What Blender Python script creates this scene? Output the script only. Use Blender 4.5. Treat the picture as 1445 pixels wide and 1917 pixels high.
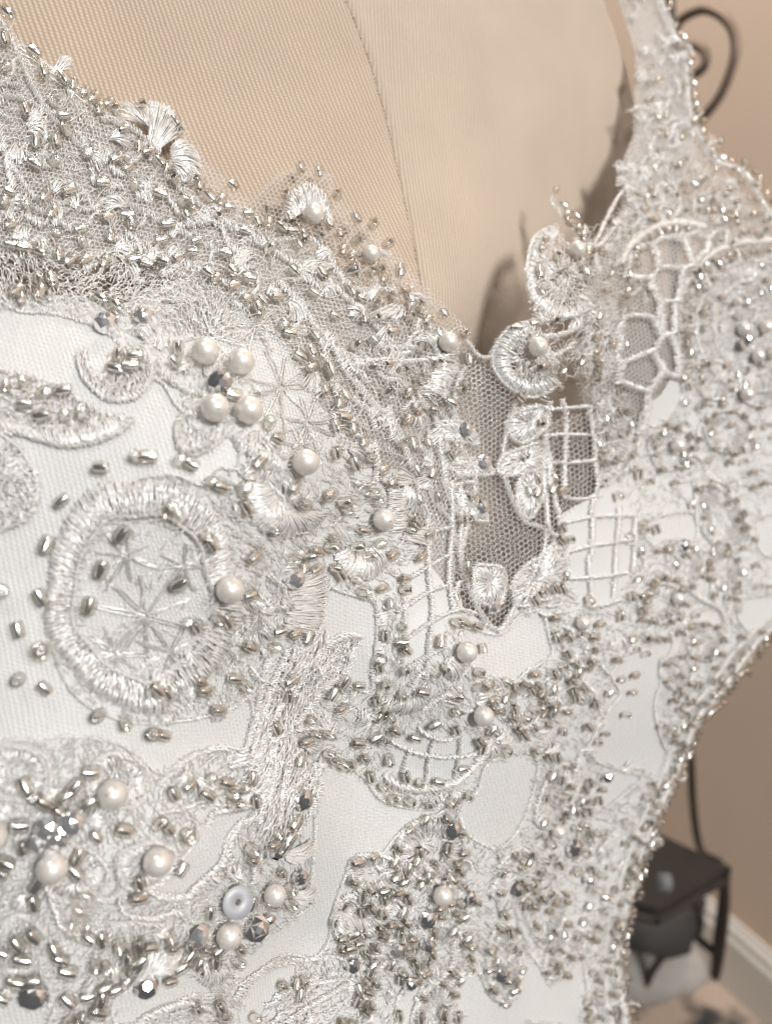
import bpy, math, random
import numpy as np
from mathutils import Matrix, Vector

for o in list(bpy.data.objects):
    bpy.data.objects.remove(o, do_unlink=True)
rng = np.random.default_rng(7)
random.seed(7)
scene = bpy.context.scene
COL = scene.collection
S = 0.001                       # everything below is written in millimetres

# ------------------------------------------------------------------ camera
CAM_H, PITCH = 1050.0, math.radians(20)
FPX, CX, CY = 1564.0, 722.5, 958.5
cam_d = bpy.data.cameras.new("camera")
cam = bpy.data.objects.new("camera", cam_d)
COL.objects.link(cam)
cam.location = (0, 0, CAM_H * S)
cam.rotation_euler = (math.pi / 2 - PITCH, 0, 0)
cam_d.sensor_fit = 'VERTICAL'
cam_d.sensor_height = 36
cam_d.sensor_width = 36 * 1445 / 1917
cam_d.lens = 36 * FPX / 1917
cam_d.clip_start = 0.005
cam_d.clip_end = 50
cam_d.dof.use_dof = True
cam_d.dof.focus_distance = 0.128
cam_d.dof.aperture_fstop = 20
scene.camera = cam
cp, sp = math.cos(PITCH), math.sin(PITCH)

def cam2world(x, y, z):
    """camera millimetres (x right, y down, z forward) to world millimetres"""
    up = -y
    return np.stack([x, z * cp + up * sp, CAM_H - z * sp + up * cp], -1)

# ------------------------------------------------------------------ world and lamps
w = bpy.data.worlds.new("World")
scene.world = w
w.use_nodes = True
bg = w.node_tree.nodes["Background"]
bg.inputs[0].default_value = (1.0, 0.98, 0.96, 1)
bg.inputs[1].default_value = 0.105

def area(name, pos, target, size, power, color):
    d = bpy.data.lights.new(name, 'AREA')
    d.shape = 'DISK'
    d.size = size * S
    d.energy = power
    d.color = color
    o = bpy.data.objects.new(name, d)
    COL.objects.link(o)
    p = Vector(cam2world(*map(float, pos))) * S
    t = Vector(cam2world(*map(float, target))) * S
    o.location = p
    o.rotation_euler = (t - p).to_track_quat('-Z', 'Y').to_euler()
    return o
area("room_lamp", (1250, -620, -2000), (40, 0, 160), 680, 76, (1.0, 0.975, 0.945))
area("added_overhead_fill", (-150, -1500, -900), (0, 0, 160), 600, 7, (1.0, 0.97, 0.93))  # added unseen lamp overhead, gives the bead reflections contrast

back = area("added_wall_fill", (0, 0, 0), (0, 0, 1), 300, 11, (1.0, 0.88, 0.76))  # added unseen lamp that brightens the wall, skirting and floor
back.location = (0.05, 0.95, 2.2)
back.rotation_euler = (Vector((0.45, 1.0, 0.6)) - back.location).to_track_quat('-Z', 'Y').to_euler()

scene.view_settings.view_transform = 'Standard'
scene.view_settings.look = 'None'
scene.view_settings.gamma = 1
scene.view_settings.exposure = 0
cy = scene.cycles
cy.max_bounces = 8
cy.diffuse_bounces = 5
cy.glossy_bounces = 4
cy.transmission_bounces = 6
cy.transparent_max_bounces = 12
cy.sample_clamp_indirect = 12
cy.blur_glossy = 0.5
cy.use_denoising = True
cy.use_adaptive_sampling = True
cy.adaptive_threshold = 0.03

# ------------------------------------------------------------------ materials
def mat(name):
    m = bpy.data.materials.new(name)
    m.use_nodes = True
    return m, m.node_tree.nodes, m.node_tree.links, m.node_tree.nodes["Principled BSDF"]

def setp(b, **k):
    for n, v in k.items():
        n = n.replace('_', ' ')
        for i in b.inputs:
            if i.name.lower() == n.lower():
                i.default_value = (*v, 1) if i.type == 'RGBA' and len(v) == 3 else v

def simple(name, color, rough=0.5, noise=0.0, scale=200.0, **k):
    m, N, L, b = mat(name)
    setp(b, base_color=color, roughness=rough, **k)
    if noise:
        tc = N.new("ShaderNodeTexCoord")
        nz = N.new("ShaderNodeTexNoise"); nz.inputs["Scale"].default_value = scale
        nz.inputs["Detail"].default_value = 5
        mp = N.new("ShaderNodeMapRange")
        mp.inputs[3].default_value = 1 - noise; mp.inputs[4].default_value = 1 + noise
        mx = N.new("ShaderNodeMix"); mx.data_type = 'RGBA'; mx.blend_type = 'MULTIPLY'
        mx.inputs[0].default_value = 1
        mx.inputs[6].default_value = (*color, 1)
        L.new(tc.outputs["Object"], nz.inputs["Vector"])
        L.new(nz.outputs[0], mp.inputs[0]); L.new(mp.outputs[0], mx.inputs[7])
        L.new(mx.outputs[2], b.inputs["Base Color"])
    return m

def weave(name, color, pu, pv, bump, rough, tint=0.12, rib=0.0, sheen=0.2, blotch=0.05):
    """woven cloth: UV is in millimetres on the cloth, pu/pv are thread pitches in mm"""
    m, N, L, b = mat(name)
    setp(b, roughness=rough, sheen_weight=sheen, sheen_roughness=0.5, specular_ior_level=0.25)
    uv = N.new("ShaderNodeUVMap")
    sep = N.new("ShaderNodeSeparateXYZ")
    nz0 = N.new("ShaderNodeTexNoise"); nz0.inputs["Scale"].default_value = 0.35; nz0.inputs["Detail"].default_value = 3
    add = N.new("ShaderNodeVectorMath"); add.operation = 'MULTIPLY_ADD'
    add.inputs[1].default_value = (0.5, 0.5, 0); 
    L.new(uv.outputs[0], nz0.inputs["Vector"])
    L.new(nz0.outputs["Color"], add.inputs[0]); L.new(uv.outputs[0], add.inputs[2])
    L.new(add.outputs[0], sep.inputs[0])
    def mth(op, a, c):
        n = N.new("ShaderNodeMath"); n.operation = op
        for i, v in ((0, a), (1, c)):
            if hasattr(v, 'links'): L.new(v, n.inputs[i])
            elif v is not None: n.inputs[i].default_value = v
        return n.outputs[0]
    u = mth('MULTIPLY', sep.outputs[0], 2 * math.pi / pu)
    v0 = mth('MULTIPLY', sep.outputs[1], 2 * math.pi / pv)
    half = mth('MULTIPLY', u, 0.5)
    # rows shift with the column: a rib that leans like the cloth's twill
    v = mth('ADD', v0, mth('MULTIPLY', half, 1.0))
    su = mth('ADD', mth('MULTIPLY', mth('SINE', u, None), 0.5), 0.5)
    sv = mth('ADD', mth('MULTIPLY', mth('SINE', v, None), 0.5), 0.5)
    hgt = mth('ADD', mth('MULTIPLY', su, 0.5 + rib), mth('MULTIPLY', mth('MULTIPLY', su, sv), 0.9 - rib))
    fz = N.new("ShaderNodeTexNoise"); fz.inputs["Scale"].default_value = 3.2; fz.inputs["Detail"].default_value = 4
    L.new(uv.outputs[0], fz.inputs["Vector"])
    hgt2 = mth('ADD', hgt, mth('MULTIPLY', fz.outputs[0], 0.5))
    bp = N.new("ShaderNodeBump"); bp.inputs["Strength"].default_value = 1.0
    bp.inputs["Distance"].default_value = bump * S
    L.new(hgt2, bp.inputs["Height"]); L.new(bp.outputs[0], b.inputs["Normal"])
    bl = N.new("ShaderNodeTexNoise"); bl.inputs["Scale"].default_value = 0.06; bl.inputs["Detail"].default_value = 6
    L.new(uv.outputs[0], bl.inputs["Vector"])
    k = mth('ADD', mth('MULTIPLY', hgt, tint), mth('ADD', mth('MULTIPLY', mth('SUBTRACT', bl.outputs[0], 0.5), blotch * 4),
            mth('MULTIPLY', mth('SUBTRACT', fz.outputs[0], 0.5), blotch * 2)))
    k = mth('ADD', k, 1 - tint)
    mx = N.new("ShaderNodeMix"); mx.data_type = 'RGBA'; mx.blend_type = 'MULTIPLY'; mx.inputs[0].default_value = 1
    mx.inputs[6].default_value = (*color, 1)
    L.new(k, mx.inputs[7]); L.new(mx.outputs[2], b.inputs["Base Color"])
    return m

M = {}
M['linen'] = weave("beige_linen", (0.545, 0.44, 0.35), 0.84, 0.55, 0.10, 0.85, tint=0.36, rib=0.1, blotch=0.05)
M['linen2'] = weave("beige_linen_bias", (0.565, 0.465, 0.375), 0.80, 0.52, 0.10, 0.85, tint=0.32, rib=0.0, blotch=0.05)
M['lining'] = weave("white_crepe", (0.64, 0.645, 0.64), 0.56, 0.56, 0.05, 0.6, tint=0.11, sheen=0.3, blotch=0.012)

def thread_mat(name, c1, c2, rough, spec, metal=0.3):
    m, N, L, b = mat(name)
    setp(b, roughness=rough, specular_ior_level=spec, metallic=metal, coat_weight=1.0, coat_roughness=0.10, coat_ior=1.755)
    tc = N.new("ShaderNodeTexCoord")
    nz = N.new("ShaderNodeTexNoise"); nz.inputs["Scale"].default_value = 260; nz.inputs["Detail"].default_value = 4
    cr = N.new("ShaderNodeValToRGB")
    cr.color_ramp.elements[0].position = 0.35; cr.color_ramp.elements[0].color = (*c1, 1)
    cr.color_ramp.elements[1].position = 0.65; cr.color_ramp.elements[1].color = (*c2, 1)
    L.new(tc.outputs["Object"], nz.inputs["Vector"]); L.new(nz.outputs[0], cr.inputs[0])
    L.new(cr.outputs[0], b.inputs["Base Color"])
    tr = N.new("ShaderNodeBsdfTranslucent"); tr.inputs[0].default_value = (0.96, 0.94, 0.92, 1)
    ms = N.new("ShaderNodeMixShader"); ms.inputs[0].default_value = 0.15
    out = [n for n in N if n.type == 'OUTPUT_MATERIAL'][0]
    L.new(b.outputs[0], ms.inputs[1]); L.new(tr.outputs[0], ms.inputs[2]); L.new(ms.outputs[0], out.inputs[0])
    return m
M['satin'] = thread_mat("white_rayon_thread", (0.95, 0.935, 0.915), (0.985, 0.975, 0.96), 0.3, 1.0, 0.2)
M['lace'] = thread_mat("pale_lace_thread", (0.90, 0.88, 0.86), (0.97, 0.955, 0.94), 0.28, 0.9, 0.15)
M['grey'] = thread_mat("grey_metallic_thread", (0.72, 0.70, 0.68), (0.88, 0.865, 0.85), 0.25, 0.9)
M['tulle'] = thread_mat("nylon_tulle", (0.88, 0.86, 0.845), (0.95, 0.935, 0.92), 0.4, 0.6, 0.05)

def pearl_mat():
    m, N, L, b = mat("pearl_coating")
    setp(b, roughness=0.38, metallic=0.35, specular_ior_level=0.5, coat_weight=1.0, coat_roughness=0.10, coat_ior=1.75,
         subsurface_weight=0.15, subsurface_scale=0.001, subsurface_radius=(1.0, 0.8, 0.7))
    lw = N.new("ShaderNodeTexCoord"); nz = N.new("ShaderNodeTexNoise"); nz.inputs["Scale"].default_value = 900
    cr = N.new("ShaderNodeValToRGB")
    cr.color_ramp.elements[0].color = (0.70, 0.665, 0.62, 1); cr.color_ramp.elements[1].color = (0.82, 0.785, 0.74, 1)
    L.new(lw.outputs["Object"], nz.inputs["Vector"]); L.new(nz.outputs[0], cr.inputs[0])
    L.new(cr.outputs[0], b.inputs["Base Color"])
    return m
M['pearl'] = pearl_mat()
def thin_glass():
    m, N, L, b = mat("bead_glass")
    N.remove(b)
    out = [n for n in N if n.type == 'OUTPUT_MATERIAL'][0]
    fr0 = N.new("ShaderNodeLayerWeight"); fr0.inputs[0].default_value = 0.5
    pw = N.new("ShaderNodeMath"); pw.operation = 'POWER'; pw.inputs[1].default_value = 3.5
    L.new(fr0.outputs["Facing"], pw.inputs[0])
    fr = N.new("ShaderNodeMapRange"); fr.inputs[3].default_value = 0.07; fr.inputs[4].default_value = 0.85
    L.new(pw.outputs[0], fr.inputs[0])
    tr = N.new("ShaderNodeBsdfTransparent"); tr.inputs[0].default_value = (0.925, 0.92, 0.895, 1)
    cr = N.new("ShaderNodeValToRGB"); e = cr.color_ramp.elements
    e[0].position = 0.35; e[0].color = (0.985, 0.975, 0.955, 1); e[1].position = 0.92; e[1].color = (0.68, 0.66, 0.61, 1)
    L.new(fr0.outputs["Facing"], cr.inputs[0]); L.new(cr.outputs[0], tr.inputs[0])
    gl = N.new("ShaderNodeBsdfGlossy"); gl.inputs["Roughness"].default_value = 0.07
    ms = N.new("ShaderNodeMixShader")
    L.new(fr.outputs[0], ms.inputs[0]); L.new(tr.outputs[0], ms.inputs[1]); L.new(gl.outputs[0], ms.inputs[2]); L.new(ms.outputs[0], out.inputs[0])
    return m
M['glass'] = thin_glass()
M['silver'] = simple("silver_lining", (0.96, 0.955, 0.945), 0.26, metallic=1.0)
M['crystal'] = simple("foiled_crystal", (0.90, 0.90, 0.92), 0.13, metallic=1.0, coat_weight=1.0)
M['clear'] = simple("clear_crystal", (0.95, 0.95, 0.97), 0.14, metallic=0.9)
def sheer(name, color, cover):
    m, N, L, b = mat(name)
    setp(b, base_color=color, roughness=0.45, sheen_weight=0.3)
    out = [n for n in N if n.type == 'OUTPUT_MATERIAL'][0]
    tr = N.new("ShaderNodeBsdfTransparent"); ms = N.new("ShaderNodeMixShader")
    tc = N.new("ShaderNodeTexCoord"); nz = N.new("ShaderNodeTexNoise"); nz.inputs["Scale"].default_value = 90
    mp = N.new("ShaderNodeMapRange"); mp.inputs[3].default_value = cover * 0.5; mp.inputs[4].default_value = min(1, cover * 1.5)
    L.new(tc.outputs["Object"], nz.inputs["Vector"]); L.new(nz.outputs[0], mp.inputs[0]); L.new(mp.outputs[0], ms.inputs[0])
    L.new(tr.outputs[0], ms.inputs[1]); L.new(b.outputs[0], ms.inputs[2]); L.new(ms.outputs[0], out.inputs[0])
    return m
M['organza'] = sheer("white_organza", (0.86, 0.84, 0.825), 0.40)
M['veil'] = sheer("sheer_veil", (0.86, 0.84, 0.825), 0.22)
M['thin_veil'] = sheer("thin_veil", (0.84, 0.82, 0.80), 0.07)
M['sequin'] = simple("grey_sequin_film", (0.36, 0.37, 0.39), 0.55, metallic=0.2, coat_weight=0.25, coat_roughness=0.3)

# ------------------------------------------------------------------ mesh helpers
def obj(name, verts, faces_by_mat, mats, parent=None, smooth=True, uv=None, world=True):
    """verts (N,3) mm; faces_by_mat list of int arrays (n,3|4) one per material"""
    me = bpy.data.meshes.new(name)
    v = np.asarray(verts, dtype=np.float64) * S
    me.vertices.add(len(v)); me.vertices.foreach_set("co", v.astype(np.float32).ravel())
    loops, starts, mi = [], [], []
    pos = 0
    for k, fa in enumerate(faces_by_mat):
        fl = fa if isinstance(fa, list) else [fa]
        for f in fl:
            f = np.asarray(f, dtype=np.int32)
            if f.size == 0: continue
            n = f.shape[1]
            loops.append(f.ravel()); starts.append(pos + np.arange(len(f), dtype=np.int32) * n)
            mi.append(np.full(len(f), k, dtype=np.int32)); pos += f.size
    loops = np.concatenate(loops); starts = np.concatenate(starts); mi = np.concatenate(mi)
    me.loops.add(len(loops)); me.loops.foreach_set("vertex_index", loops)
    me.polygons.add(len(starts)); me.polygons.foreach_set("loop_start", starts)
    me.polygons.foreach_set("material_index", mi)
    for m in mats: me.materials.append(m)
    me.update(calc_edges=True)
    me.polygons.foreach_set("use_smooth", np.full(len(starts), smooth, dtype=bool))
    if uv is not None:
        ul = me.uv_layers.new(name="UVMap")
        ul.data.foreach_set("uv", np.asarray(uv, dtype=np.float32)[loops].ravel())
    o = bpy.data.objects.new(name, me)
    COL.objects.link(o)
    if parent is not None: o.parent = parent
    return o

def thing(name, label, cat, kind=None, group=None, o=None):
    if o is None:
        o = bpy.data.objects.new(name, None); COL.objects.link(o)
    if label: o["label"] = label
    if cat: o["category"] = cat
    if kind: o["kind"] = kind
    if group: o["group"] = group
    return o

def tube(paths, radius, nrm=None, sides=3, closed=False, flat=1.0):
    """paths (N,K,3) mm -> verts, quads. nrm (N,K,3) points out of the cloth."""
    paths = np.asarray(paths, float)
    Nn, K, _ = paths.shape
    if closed:
        t = np.roll(paths, -1, 1) - np.roll(paths, 1, 1)
    else:
        t = np.gradient(paths, axis=1)
    t /= np.linalg.norm(t, axis=-1, keepdims=True) + 1e-9
    if nrm is None:
        ref = np.broadcast_to(np.array([0.31, 0.83, 0.46]), t.shape)
        side = np.cross(t, ref); side /= np.linalg.norm(side, axis=-1, keepdims=True) + 1e-9
        n = np.cross(side, t)
    else:
        side = np.cross(t, nrm); side /= np.linalg.norm(side, axis=-1, keepdims=True) + 1e-9
        n = np.cross(side, t)
    ang = math.pi / 2 + 2 * math.pi * np.arange(sides) / sides
    r = np.broadcast_to(np.asarray(radius, float).reshape(-1, 1) if np.ndim(radius) == 1 else np.asarray(radius, float), (Nn, K))
    V = (paths[:, :, None] + r[:, :, None, None] * (np.cos(ang)[None, None, :, None] * side[:, :, None]
         + flat * np.sin(ang)[None, None, :, None] * n[:, :, None]))
    idx = np.arange(Nn * K * sides).reshape(Nn, K, sides)
    a = idx if closed else idx[:, :-1]
    b = np.roll(idx, -1, 1) if closed else idx[:, 1:]
    q = np.stack([a, np.roll(a, -1, 2), np.roll(b, -1, 2), b], -1).reshape(-1, 4)
    return V.reshape(-1, 3), q

class Bag:
    """collects geometry for one mesh object"""
    def __init__(self): self.v, self.q, self.n = [], [], 0
    def add(self, v, q):
        self.v.append(v); self.q.append(np.asarray(q) + self.n); self.n += len(v)
    def build(self, name, m, parent, **k):
        return obj(name, np.concatenate(self.v), [self.q], [m], parent, **k)

# ------------------------------------------------------------------ surfaces measured from the picture
class Surf:
    """a smooth sheet through measured points (photo x, photo y, distance mm)"""
    GX0, GX1, GY0, GY1, GS = -420, 1900, -420, 2380, 5
    def __init__(self, pts, tweak=None, lam=2e-3):
        p = np.array(pts, float); X = p[:, :2] / 1000; d = p[:, 2]
        n = len(p)
        K = self.phi(np.linalg.norm(X[:, None] - X[None], axis=-1)) + lam * np.eye(n)
        A = np.zeros((n + 3, n + 3)); A[:n, :n] = K
        A[:n, n] = 1; A[:n, n + 1:] = X; A[n, :n] = 1; A[n + 1:, :n] = X.T
        w = np.linalg.solve(A, np.concatenate([d, [0, 0, 0]]))
        gx = np.arange(self.GX0, self.GX1 + 1, self.GS); gy = np.arange(self.GY0, self.GY1 + 1, self.GS)
        XX, YY = np.meshgrid(gx, gy)
        D = np.full(XX.shape, w[n]) + w[n + 1] * XX / 1000 + w[n + 2] * YY / 1000
        for (a, b), k in zip(X, w[:n]):
            D += k * self.phi(np.hypot(XX / 1000 - a, YY / 1000 - b))
        if tweak is not None: D = D + tweak(XX, YY)
        self.D = D
        P = cam2world((XX - CX) / FPX * D, (YY - CY) / FPX * D, D)
        du = np.gradient(P, axis=1); dv = np.gradient(P, axis=0)
        N = np.cross(du, dv); N /= np.linalg.norm(N, axis=-1, keepdims=True)
        c = np.array([0, 0, CAM_H])
        N *= np.sign(((c - P) * N).sum(-1, keepdims=True))
        self.P, self.N = P, N
    @staticmethod
    def phi(r): return np.where(r > 1e-9, r * r * np.log(r + 1e-12), 0)
    def _s(self, A, x, y):
        x = (np.asarray(x, float) - self.GX0) / self.GS; y = (np.asarray(y, float) - self.GY0) / self.GS
        x = np.clip(x, 0, A.shape[1] - 1.001); y = np.clip(y, 0, A.shape[0] - 1.001)
        i = x.astype(int); j = y.astype(int); fx = (x - i); fy = (y - j)
        if A.ndim == 3: fx, fy = fx[..., None], fy[..., None]
        return (A[j, i] * (1 - fx) + A[j, i + 1] * fx) * (1 - fy) + (A[j + 1, i] * (1 - fx) + A[j + 1, i + 1] * fx) * fy
    def at(self, x, y, h=0.0):
        p = self._s(self.P, x, y); n = self._s(self.N, x, y)
        n = n / np.linalg.norm(n, axis=-1, keepdims=True)
        return p + n * np.asarray(h, float)[..., None], n
    def depth(self, x, y): return self._s(self.D, x, y)

def seam_x(y): return np.interp(y, [-420, 0, 30, 120, 220, 310, 400, 480, 560, 640, 2400], [480, 645, 660, 693, 722, 742, 762, 778, 793, 806, 1060])

FORM_PTS = [(0,0,132),(-300,0,128),(0,-300,138),(300,150,143),(330,260,143),(645,0,162),(645,-300,170),(577,420,146),(740,520,150),(860,640,160),
    (900,250,176),(1000,250,186),(1000,450,184),(1050,0,202),(1130,0,218),(1185,250,226),(1150,400,218),(1060,-300,212),(930,1170,200),(930,850,206),(900,720,186),
    (1200,700,225),(1445,700,262),(1400,1200,262),(1150,1500,216),(1150,1900,232),(800,1900,190),(400,1900,150),(0,1900,124),(0,1000,124),(400,1000,134),(0,500,124),(700,1000,152),
    (1445,250,290),(-300,1000,124),(1700,900,330),(1700,1900,330)]
DRESS_PTS = [(0,0,127),(-300,0,124),(-300,900,100),(-300,1900,102),(0,400,118),(0,800,101),(0,1300,96),(0,1900,100),(330,260,138),(577,420,141),(740,520,145),(860,630,150),
    (250,450,126),(420,690,111),(545,865,110),(600,1000,121),(400,1100,104),(250,1110,100),(700,1000,132),(855,1215,140),(200,1480,100),(270,1600,101),(650,1430,136),
    (450,1700,119),(560,1500,124),(800,1650,147),(570,1750,136),(930,1170,151),(930,800,153),(1000,650,150),(1080,500,164),(1200,600,182),(1250,830,194),(1375,620,208),
    (1445,700,217),(1230,250,212),(1220,0,226),(1220,-300,236),(1400,400,218),(1050,1000,160),(1080,1300,166),(1250,1200,190),(1445,1150,225),(1250,1450,207),(1100,1500,182),
    (1000,1700,176),(1170,1900,206),(950,1450,157),(1180,1700,204),(900,1900,164),(600,1900,138),(300,1900,110),(300,2300,112),(900,2300,172),(1700,700,262),(1700,1200,270),(1100,2300,206)]

def form_tweak(x, y):
    d = x - seam_x(y)
    return 0.55 * np.exp(-(d / 5.0) ** 2) - 0.25 * np.exp(-((d - 16) / 14.0) ** 2)
FORM = Surf(FORM_PTS, form_tweak)
def dress_tweak(x, y):       # soft tension folds of the cloth
    return (0.5 * np.sin(x / 75 + y / 160 + 1.3 * np.sin(y / 210)) + 1.6 * np.sin(x / 58 - y / 260 + 0.6) * np.clip((x - 560) / 300, 0, 1)) * np.clip((y - 1150) / 300, 0, 1)
DRESS = Surf(DRESS_PTS, dress_tweak)

def inside(x, y, poly):
    x = np.asarray(x, float); y = np.asarray(y, float)
    r = np.zeros(x.shape, bool); n = len(poly)
    for i in range(n):
        x1, y1 = poly[i]; x2, y2 = poly[(i + 1) % n]
        if y1 == y2: continue
        c = ((y1 > y) != (y2 > y)) & (x < (x2 - x1) * (y - y1) / (y2 - y1) + x1)
        r ^= c
    return r

def zc(ox, oy, s, pts): return [(ox + p[0] / s, oy + p[1] / s) for p in pts]
A = lambda *p: zc(0, 0, 2.007, p)
B = lambda *p: zc(0, 560, 2.007, p)
C = lambda *p: zc(0, 1277, 2.007, p)
Dz = lambda *p: zc(450, 560, 2.627, p)
E = lambda *p: zc(450, 1000, 2.627, p)
F = lambda *p: zc(895, 350, 2.627, p)
G = lambda *p: zc(895, 850, 2.627, p)
H = lambda *p: zc(480, 1377, 1.927, p)

def smooth_line(pts, n=None, closed=False, step=None):
    """Catmull-Rom through pts, resampled evenly"""
    p = np.array(pts, float)
    if closed: q = np.vstack([p[-1], p, p[0], p[1]])
    else: q = np.vstack([2 * p[0] - p[1], p, 2 * p[-1] - p[-2]])
    out = []
    for i in range(1, len(q) - 2):
        t = np.linspace(0, 1, 14, endpoint=False)[:, None]
        p0, p1, p2, p3 = q[i - 1], q[i], q[i + 1], q[i + 2]
        out.append(0.5 * (2 * p1 + (p2 - p0) * t + (2 * p0 - 5 * p1 + 4 * p2 - p3) * t * t + (3 * p1 - p0 - 3 * p2 + p3) * t ** 3))
    out.append(q[-2][None])
    c = np.vstack(out)
    s = np.concatenate([[0], np.cumsum(np.linalg.norm(np.diff(c, axis=0), axis=1))])
    if n is None: n = max(3, int(s[-1] / step))
    u = np.linspace(0, s[-1], n)
    return np.stack([np.interp(u, s, c[:, 0]), np.interp(u, s, c[:, 1])], -1)

def stitches(bag, a, b, r=0.09, h0=0.3, arch=0.35, K=5, jit=1.5, bow=0.0, surf=None):
    """straight-ish threads from photo points a to b laid on the cloth"""
    surf = surf or DRESS
    a = np.asarray(a, float); b = np.asarray(b, float)
    a = a + rng.normal(0, jit, a.shape); b = b + rng.normal(0, jit, b.shape)
    t = np.linspace(0, 1, K)
    p = a[:, None] * (1 - t)[None, :, None] + b[:, None] * t[None, :, None]
    d = b - a; L = np.linalg.norm(d, axis=1, keepdims=True) + 1e-6
    nn = np.stack([-d[:, 1], d[:, 0]], -1) / L
    bw = (rng.normal(0, 1, len(a)) * bow)[:, None] * L
    p = p + nn[:, None] * (np.sin(np.pi * t)[None, :] * bw)[..., None]
    hh = (np.asarray(h0) + rng.normal(0, 0.06, len(a)))[:, None] + (arch * rng.uniform(0.6, 1.3, len(a)))[:, None] * np.sin(np.pi * t)[None] - 0.0
    P, N = surf.at(p[..., 0], p[..., 1], hh)
    v, q = tube(P, np.asarray(r) * 1.3 * rng.uniform(0.8, 1.2, len(a)), N, flat=0.7)
    bag.add(v, q)

def satin(bag, inner, outer, n, r=0.09, h0=0.3, arch=0.7, layers=2, jit=1.3, closed=False, ragged=0.10):
    n = int(n * 0.52); r = r * 1.25
    i0 = smooth_line(inner, n, closed) if len(inner) > 1 else np.repeat(np.array(inner, float), n, 0)
    o0 = smooth_line(outer, n, closed)
    for l in range(layers):
        e = rng.uniform(-ragged, ragged * 0.6, (n, 1)); s = rng.uniform(-0.05, 0.22, (n, 1))
        a = i0 + (o0 - i0) * s; b = o0 + (o0 - i0) * e
        stitches(bag, a, b, r, h0 + 0.12 * l, arch, jit=jit, bow=0.03)

def cord(bag, pts, width=7, step=3.2, r=0.085, h0=0.4, arch=0.8, closed=False, slant=0.9, jit=0.7):
    """zig-zag stitched cord: short threads wrapped across the line"""
    c = smooth_line(pts, step=step, closed=closed)
    t = np.gradient(c, axis=0); t /= np.linalg.norm(t, axis=1, keepdims=True) + 1e-9
    n = np.stack([-t[:, 1], t[:, 0]], -1)
    w = width * rng.uniform(0.8, 1.25, (len(c), 1)) / 2
    stitches(bag, c - n * w - t * w * slant, c + n * w + t * w * slant, r, h0, arch, K=4, jit=jit)
    # the padding cord the threads are wrapped over
    P, N = DRESS.at(c[:, 0], c[:, 1], np.full(len(c), h0 + 0.1))
    rad = width * 0.27 * DRESS.depth(c[:, 0], c[:, 1]) / FPX
    v, q = tube(P[None, ::2], rad[None, ::2], N[None, ::2], sides=6)
    bag.add(v, q)

def thread(bag, pts, r=0.1, h0=0.5, wob=0.6, step=5, surf=None, twist=False):
    c = smooth_line(pts, step=step)
    c = c + rng.normal(0, wob, c.shape)
    surf = surf or DRESS
    P, N = surf.at(c[:, 0], c[:, 1], np.full(len(c), h0) + rng.normal(0, 0.04, len(c)))
    if twist:
        s = np.arange(len(c)) * 1.25
        t = np.gradient(P, axis=0); t /= np.linalg.norm(t, axis=1, keepdims=True)
        sd = np.cross(t, N)
        for ph in (0, math.pi):
            v, q = tube((P + r * 0.75 * (np.cos(s + ph)[:, None] * sd + np.sin(s + ph)[:, None] * N))[None], r, N[None], sides=5)
            bag.add(v, q)
    else:
        v, q = tube(P[None], r, N[None], sides=4); bag.add(v, q)

def fuzz(bag, poly, n, ln=(10, 28), flow=None, r=0.08, h0=(0.15, 0.7), arch=0.4, bow=0.1, holes=(), spread=0.5, centre=None):
    """free machine stitching filling an outline"""
    p = np.array(poly); lo, hi = p.min(0), p.max(0)
    xs = rng.uniform(lo[0], hi[0], n * 6); ys = rng.uniform(lo[1], hi[1], n * 6)
    k = inside(xs, ys, poly)
    for hpoly in holes: k &= ~inside(xs, ys, hpoly)
    xs, ys = xs[k][:n], ys[k][:n]; m = len(xs)
    if m == 0: return
    if centre is not None: ang = np.arctan2(ys - centre[1], xs - centre[0])
    elif flow is None: ang = 1.1 * np.sin(xs / 90 + 1.7) + 1.3 * np.sin(ys / 110 + xs / 300) + 1.2
    else: ang = np.full(m, math.radians(flow))
    ang = ang + rng.normal(0, spread, m)
    L = rng.uniform(*ln, m) / 2
    d = np.stack([np.cos(ang), np.sin(ang)], -1) * L[:, None]
    c = np.stack([xs, ys], -1)
    stitches(bag, c - d, c + d, r, rng.uniform(*h0, m), arch, K=4, jit=0.5, bow=bow)
# ------------------------------------------------------------------ the room behind: wall, skirting board, rug, iron rack
def ray(px, py):
    o = np.array([0, 0, CAM_H]); d = cam2world((px - CX) / FPX, (py - CY) / FPX, 1.0) - np.array([0, 0, CAM_H])
    return o, d
def on_floor(px, py):
    o, d = ray(px, py); return o + d * (-o[2] / d[2])
F1, F2 = on_floor(1352, 1822), on_floor(1462, 1925)
wdir = (F2 - F1); wdir[2] = 0; wdir /= np.linalg.norm(wdir)
wn = np.array([wdir[1], -wdir[0], 0.0])
if (np.array([0, 0, 0]) - F1) @ wn < 0: wn = -wn
def on_wall(px, py, off=0.0):
    o, d = ray(px, py); t = ((F1 + wn * off - o) @ wn) / (d @ wn); return o + d * t
def wallpt(s, z, off=0.0): return F1 + wdir * s + wn * off + np.array([0, 0, z])

def prism(profile, s0, s1):
    """extrude a (offset from wall, height) profile along the wall"""
    n = len(profile)
    v = [wallpt(s, z, off) for s in (s0, s1) for off, z in profile]
    q = [(i, (i + 1) % n, n + (i + 1) % n, n + i) for i in range(n)]
    return np.array(v), np.array(q)

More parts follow.
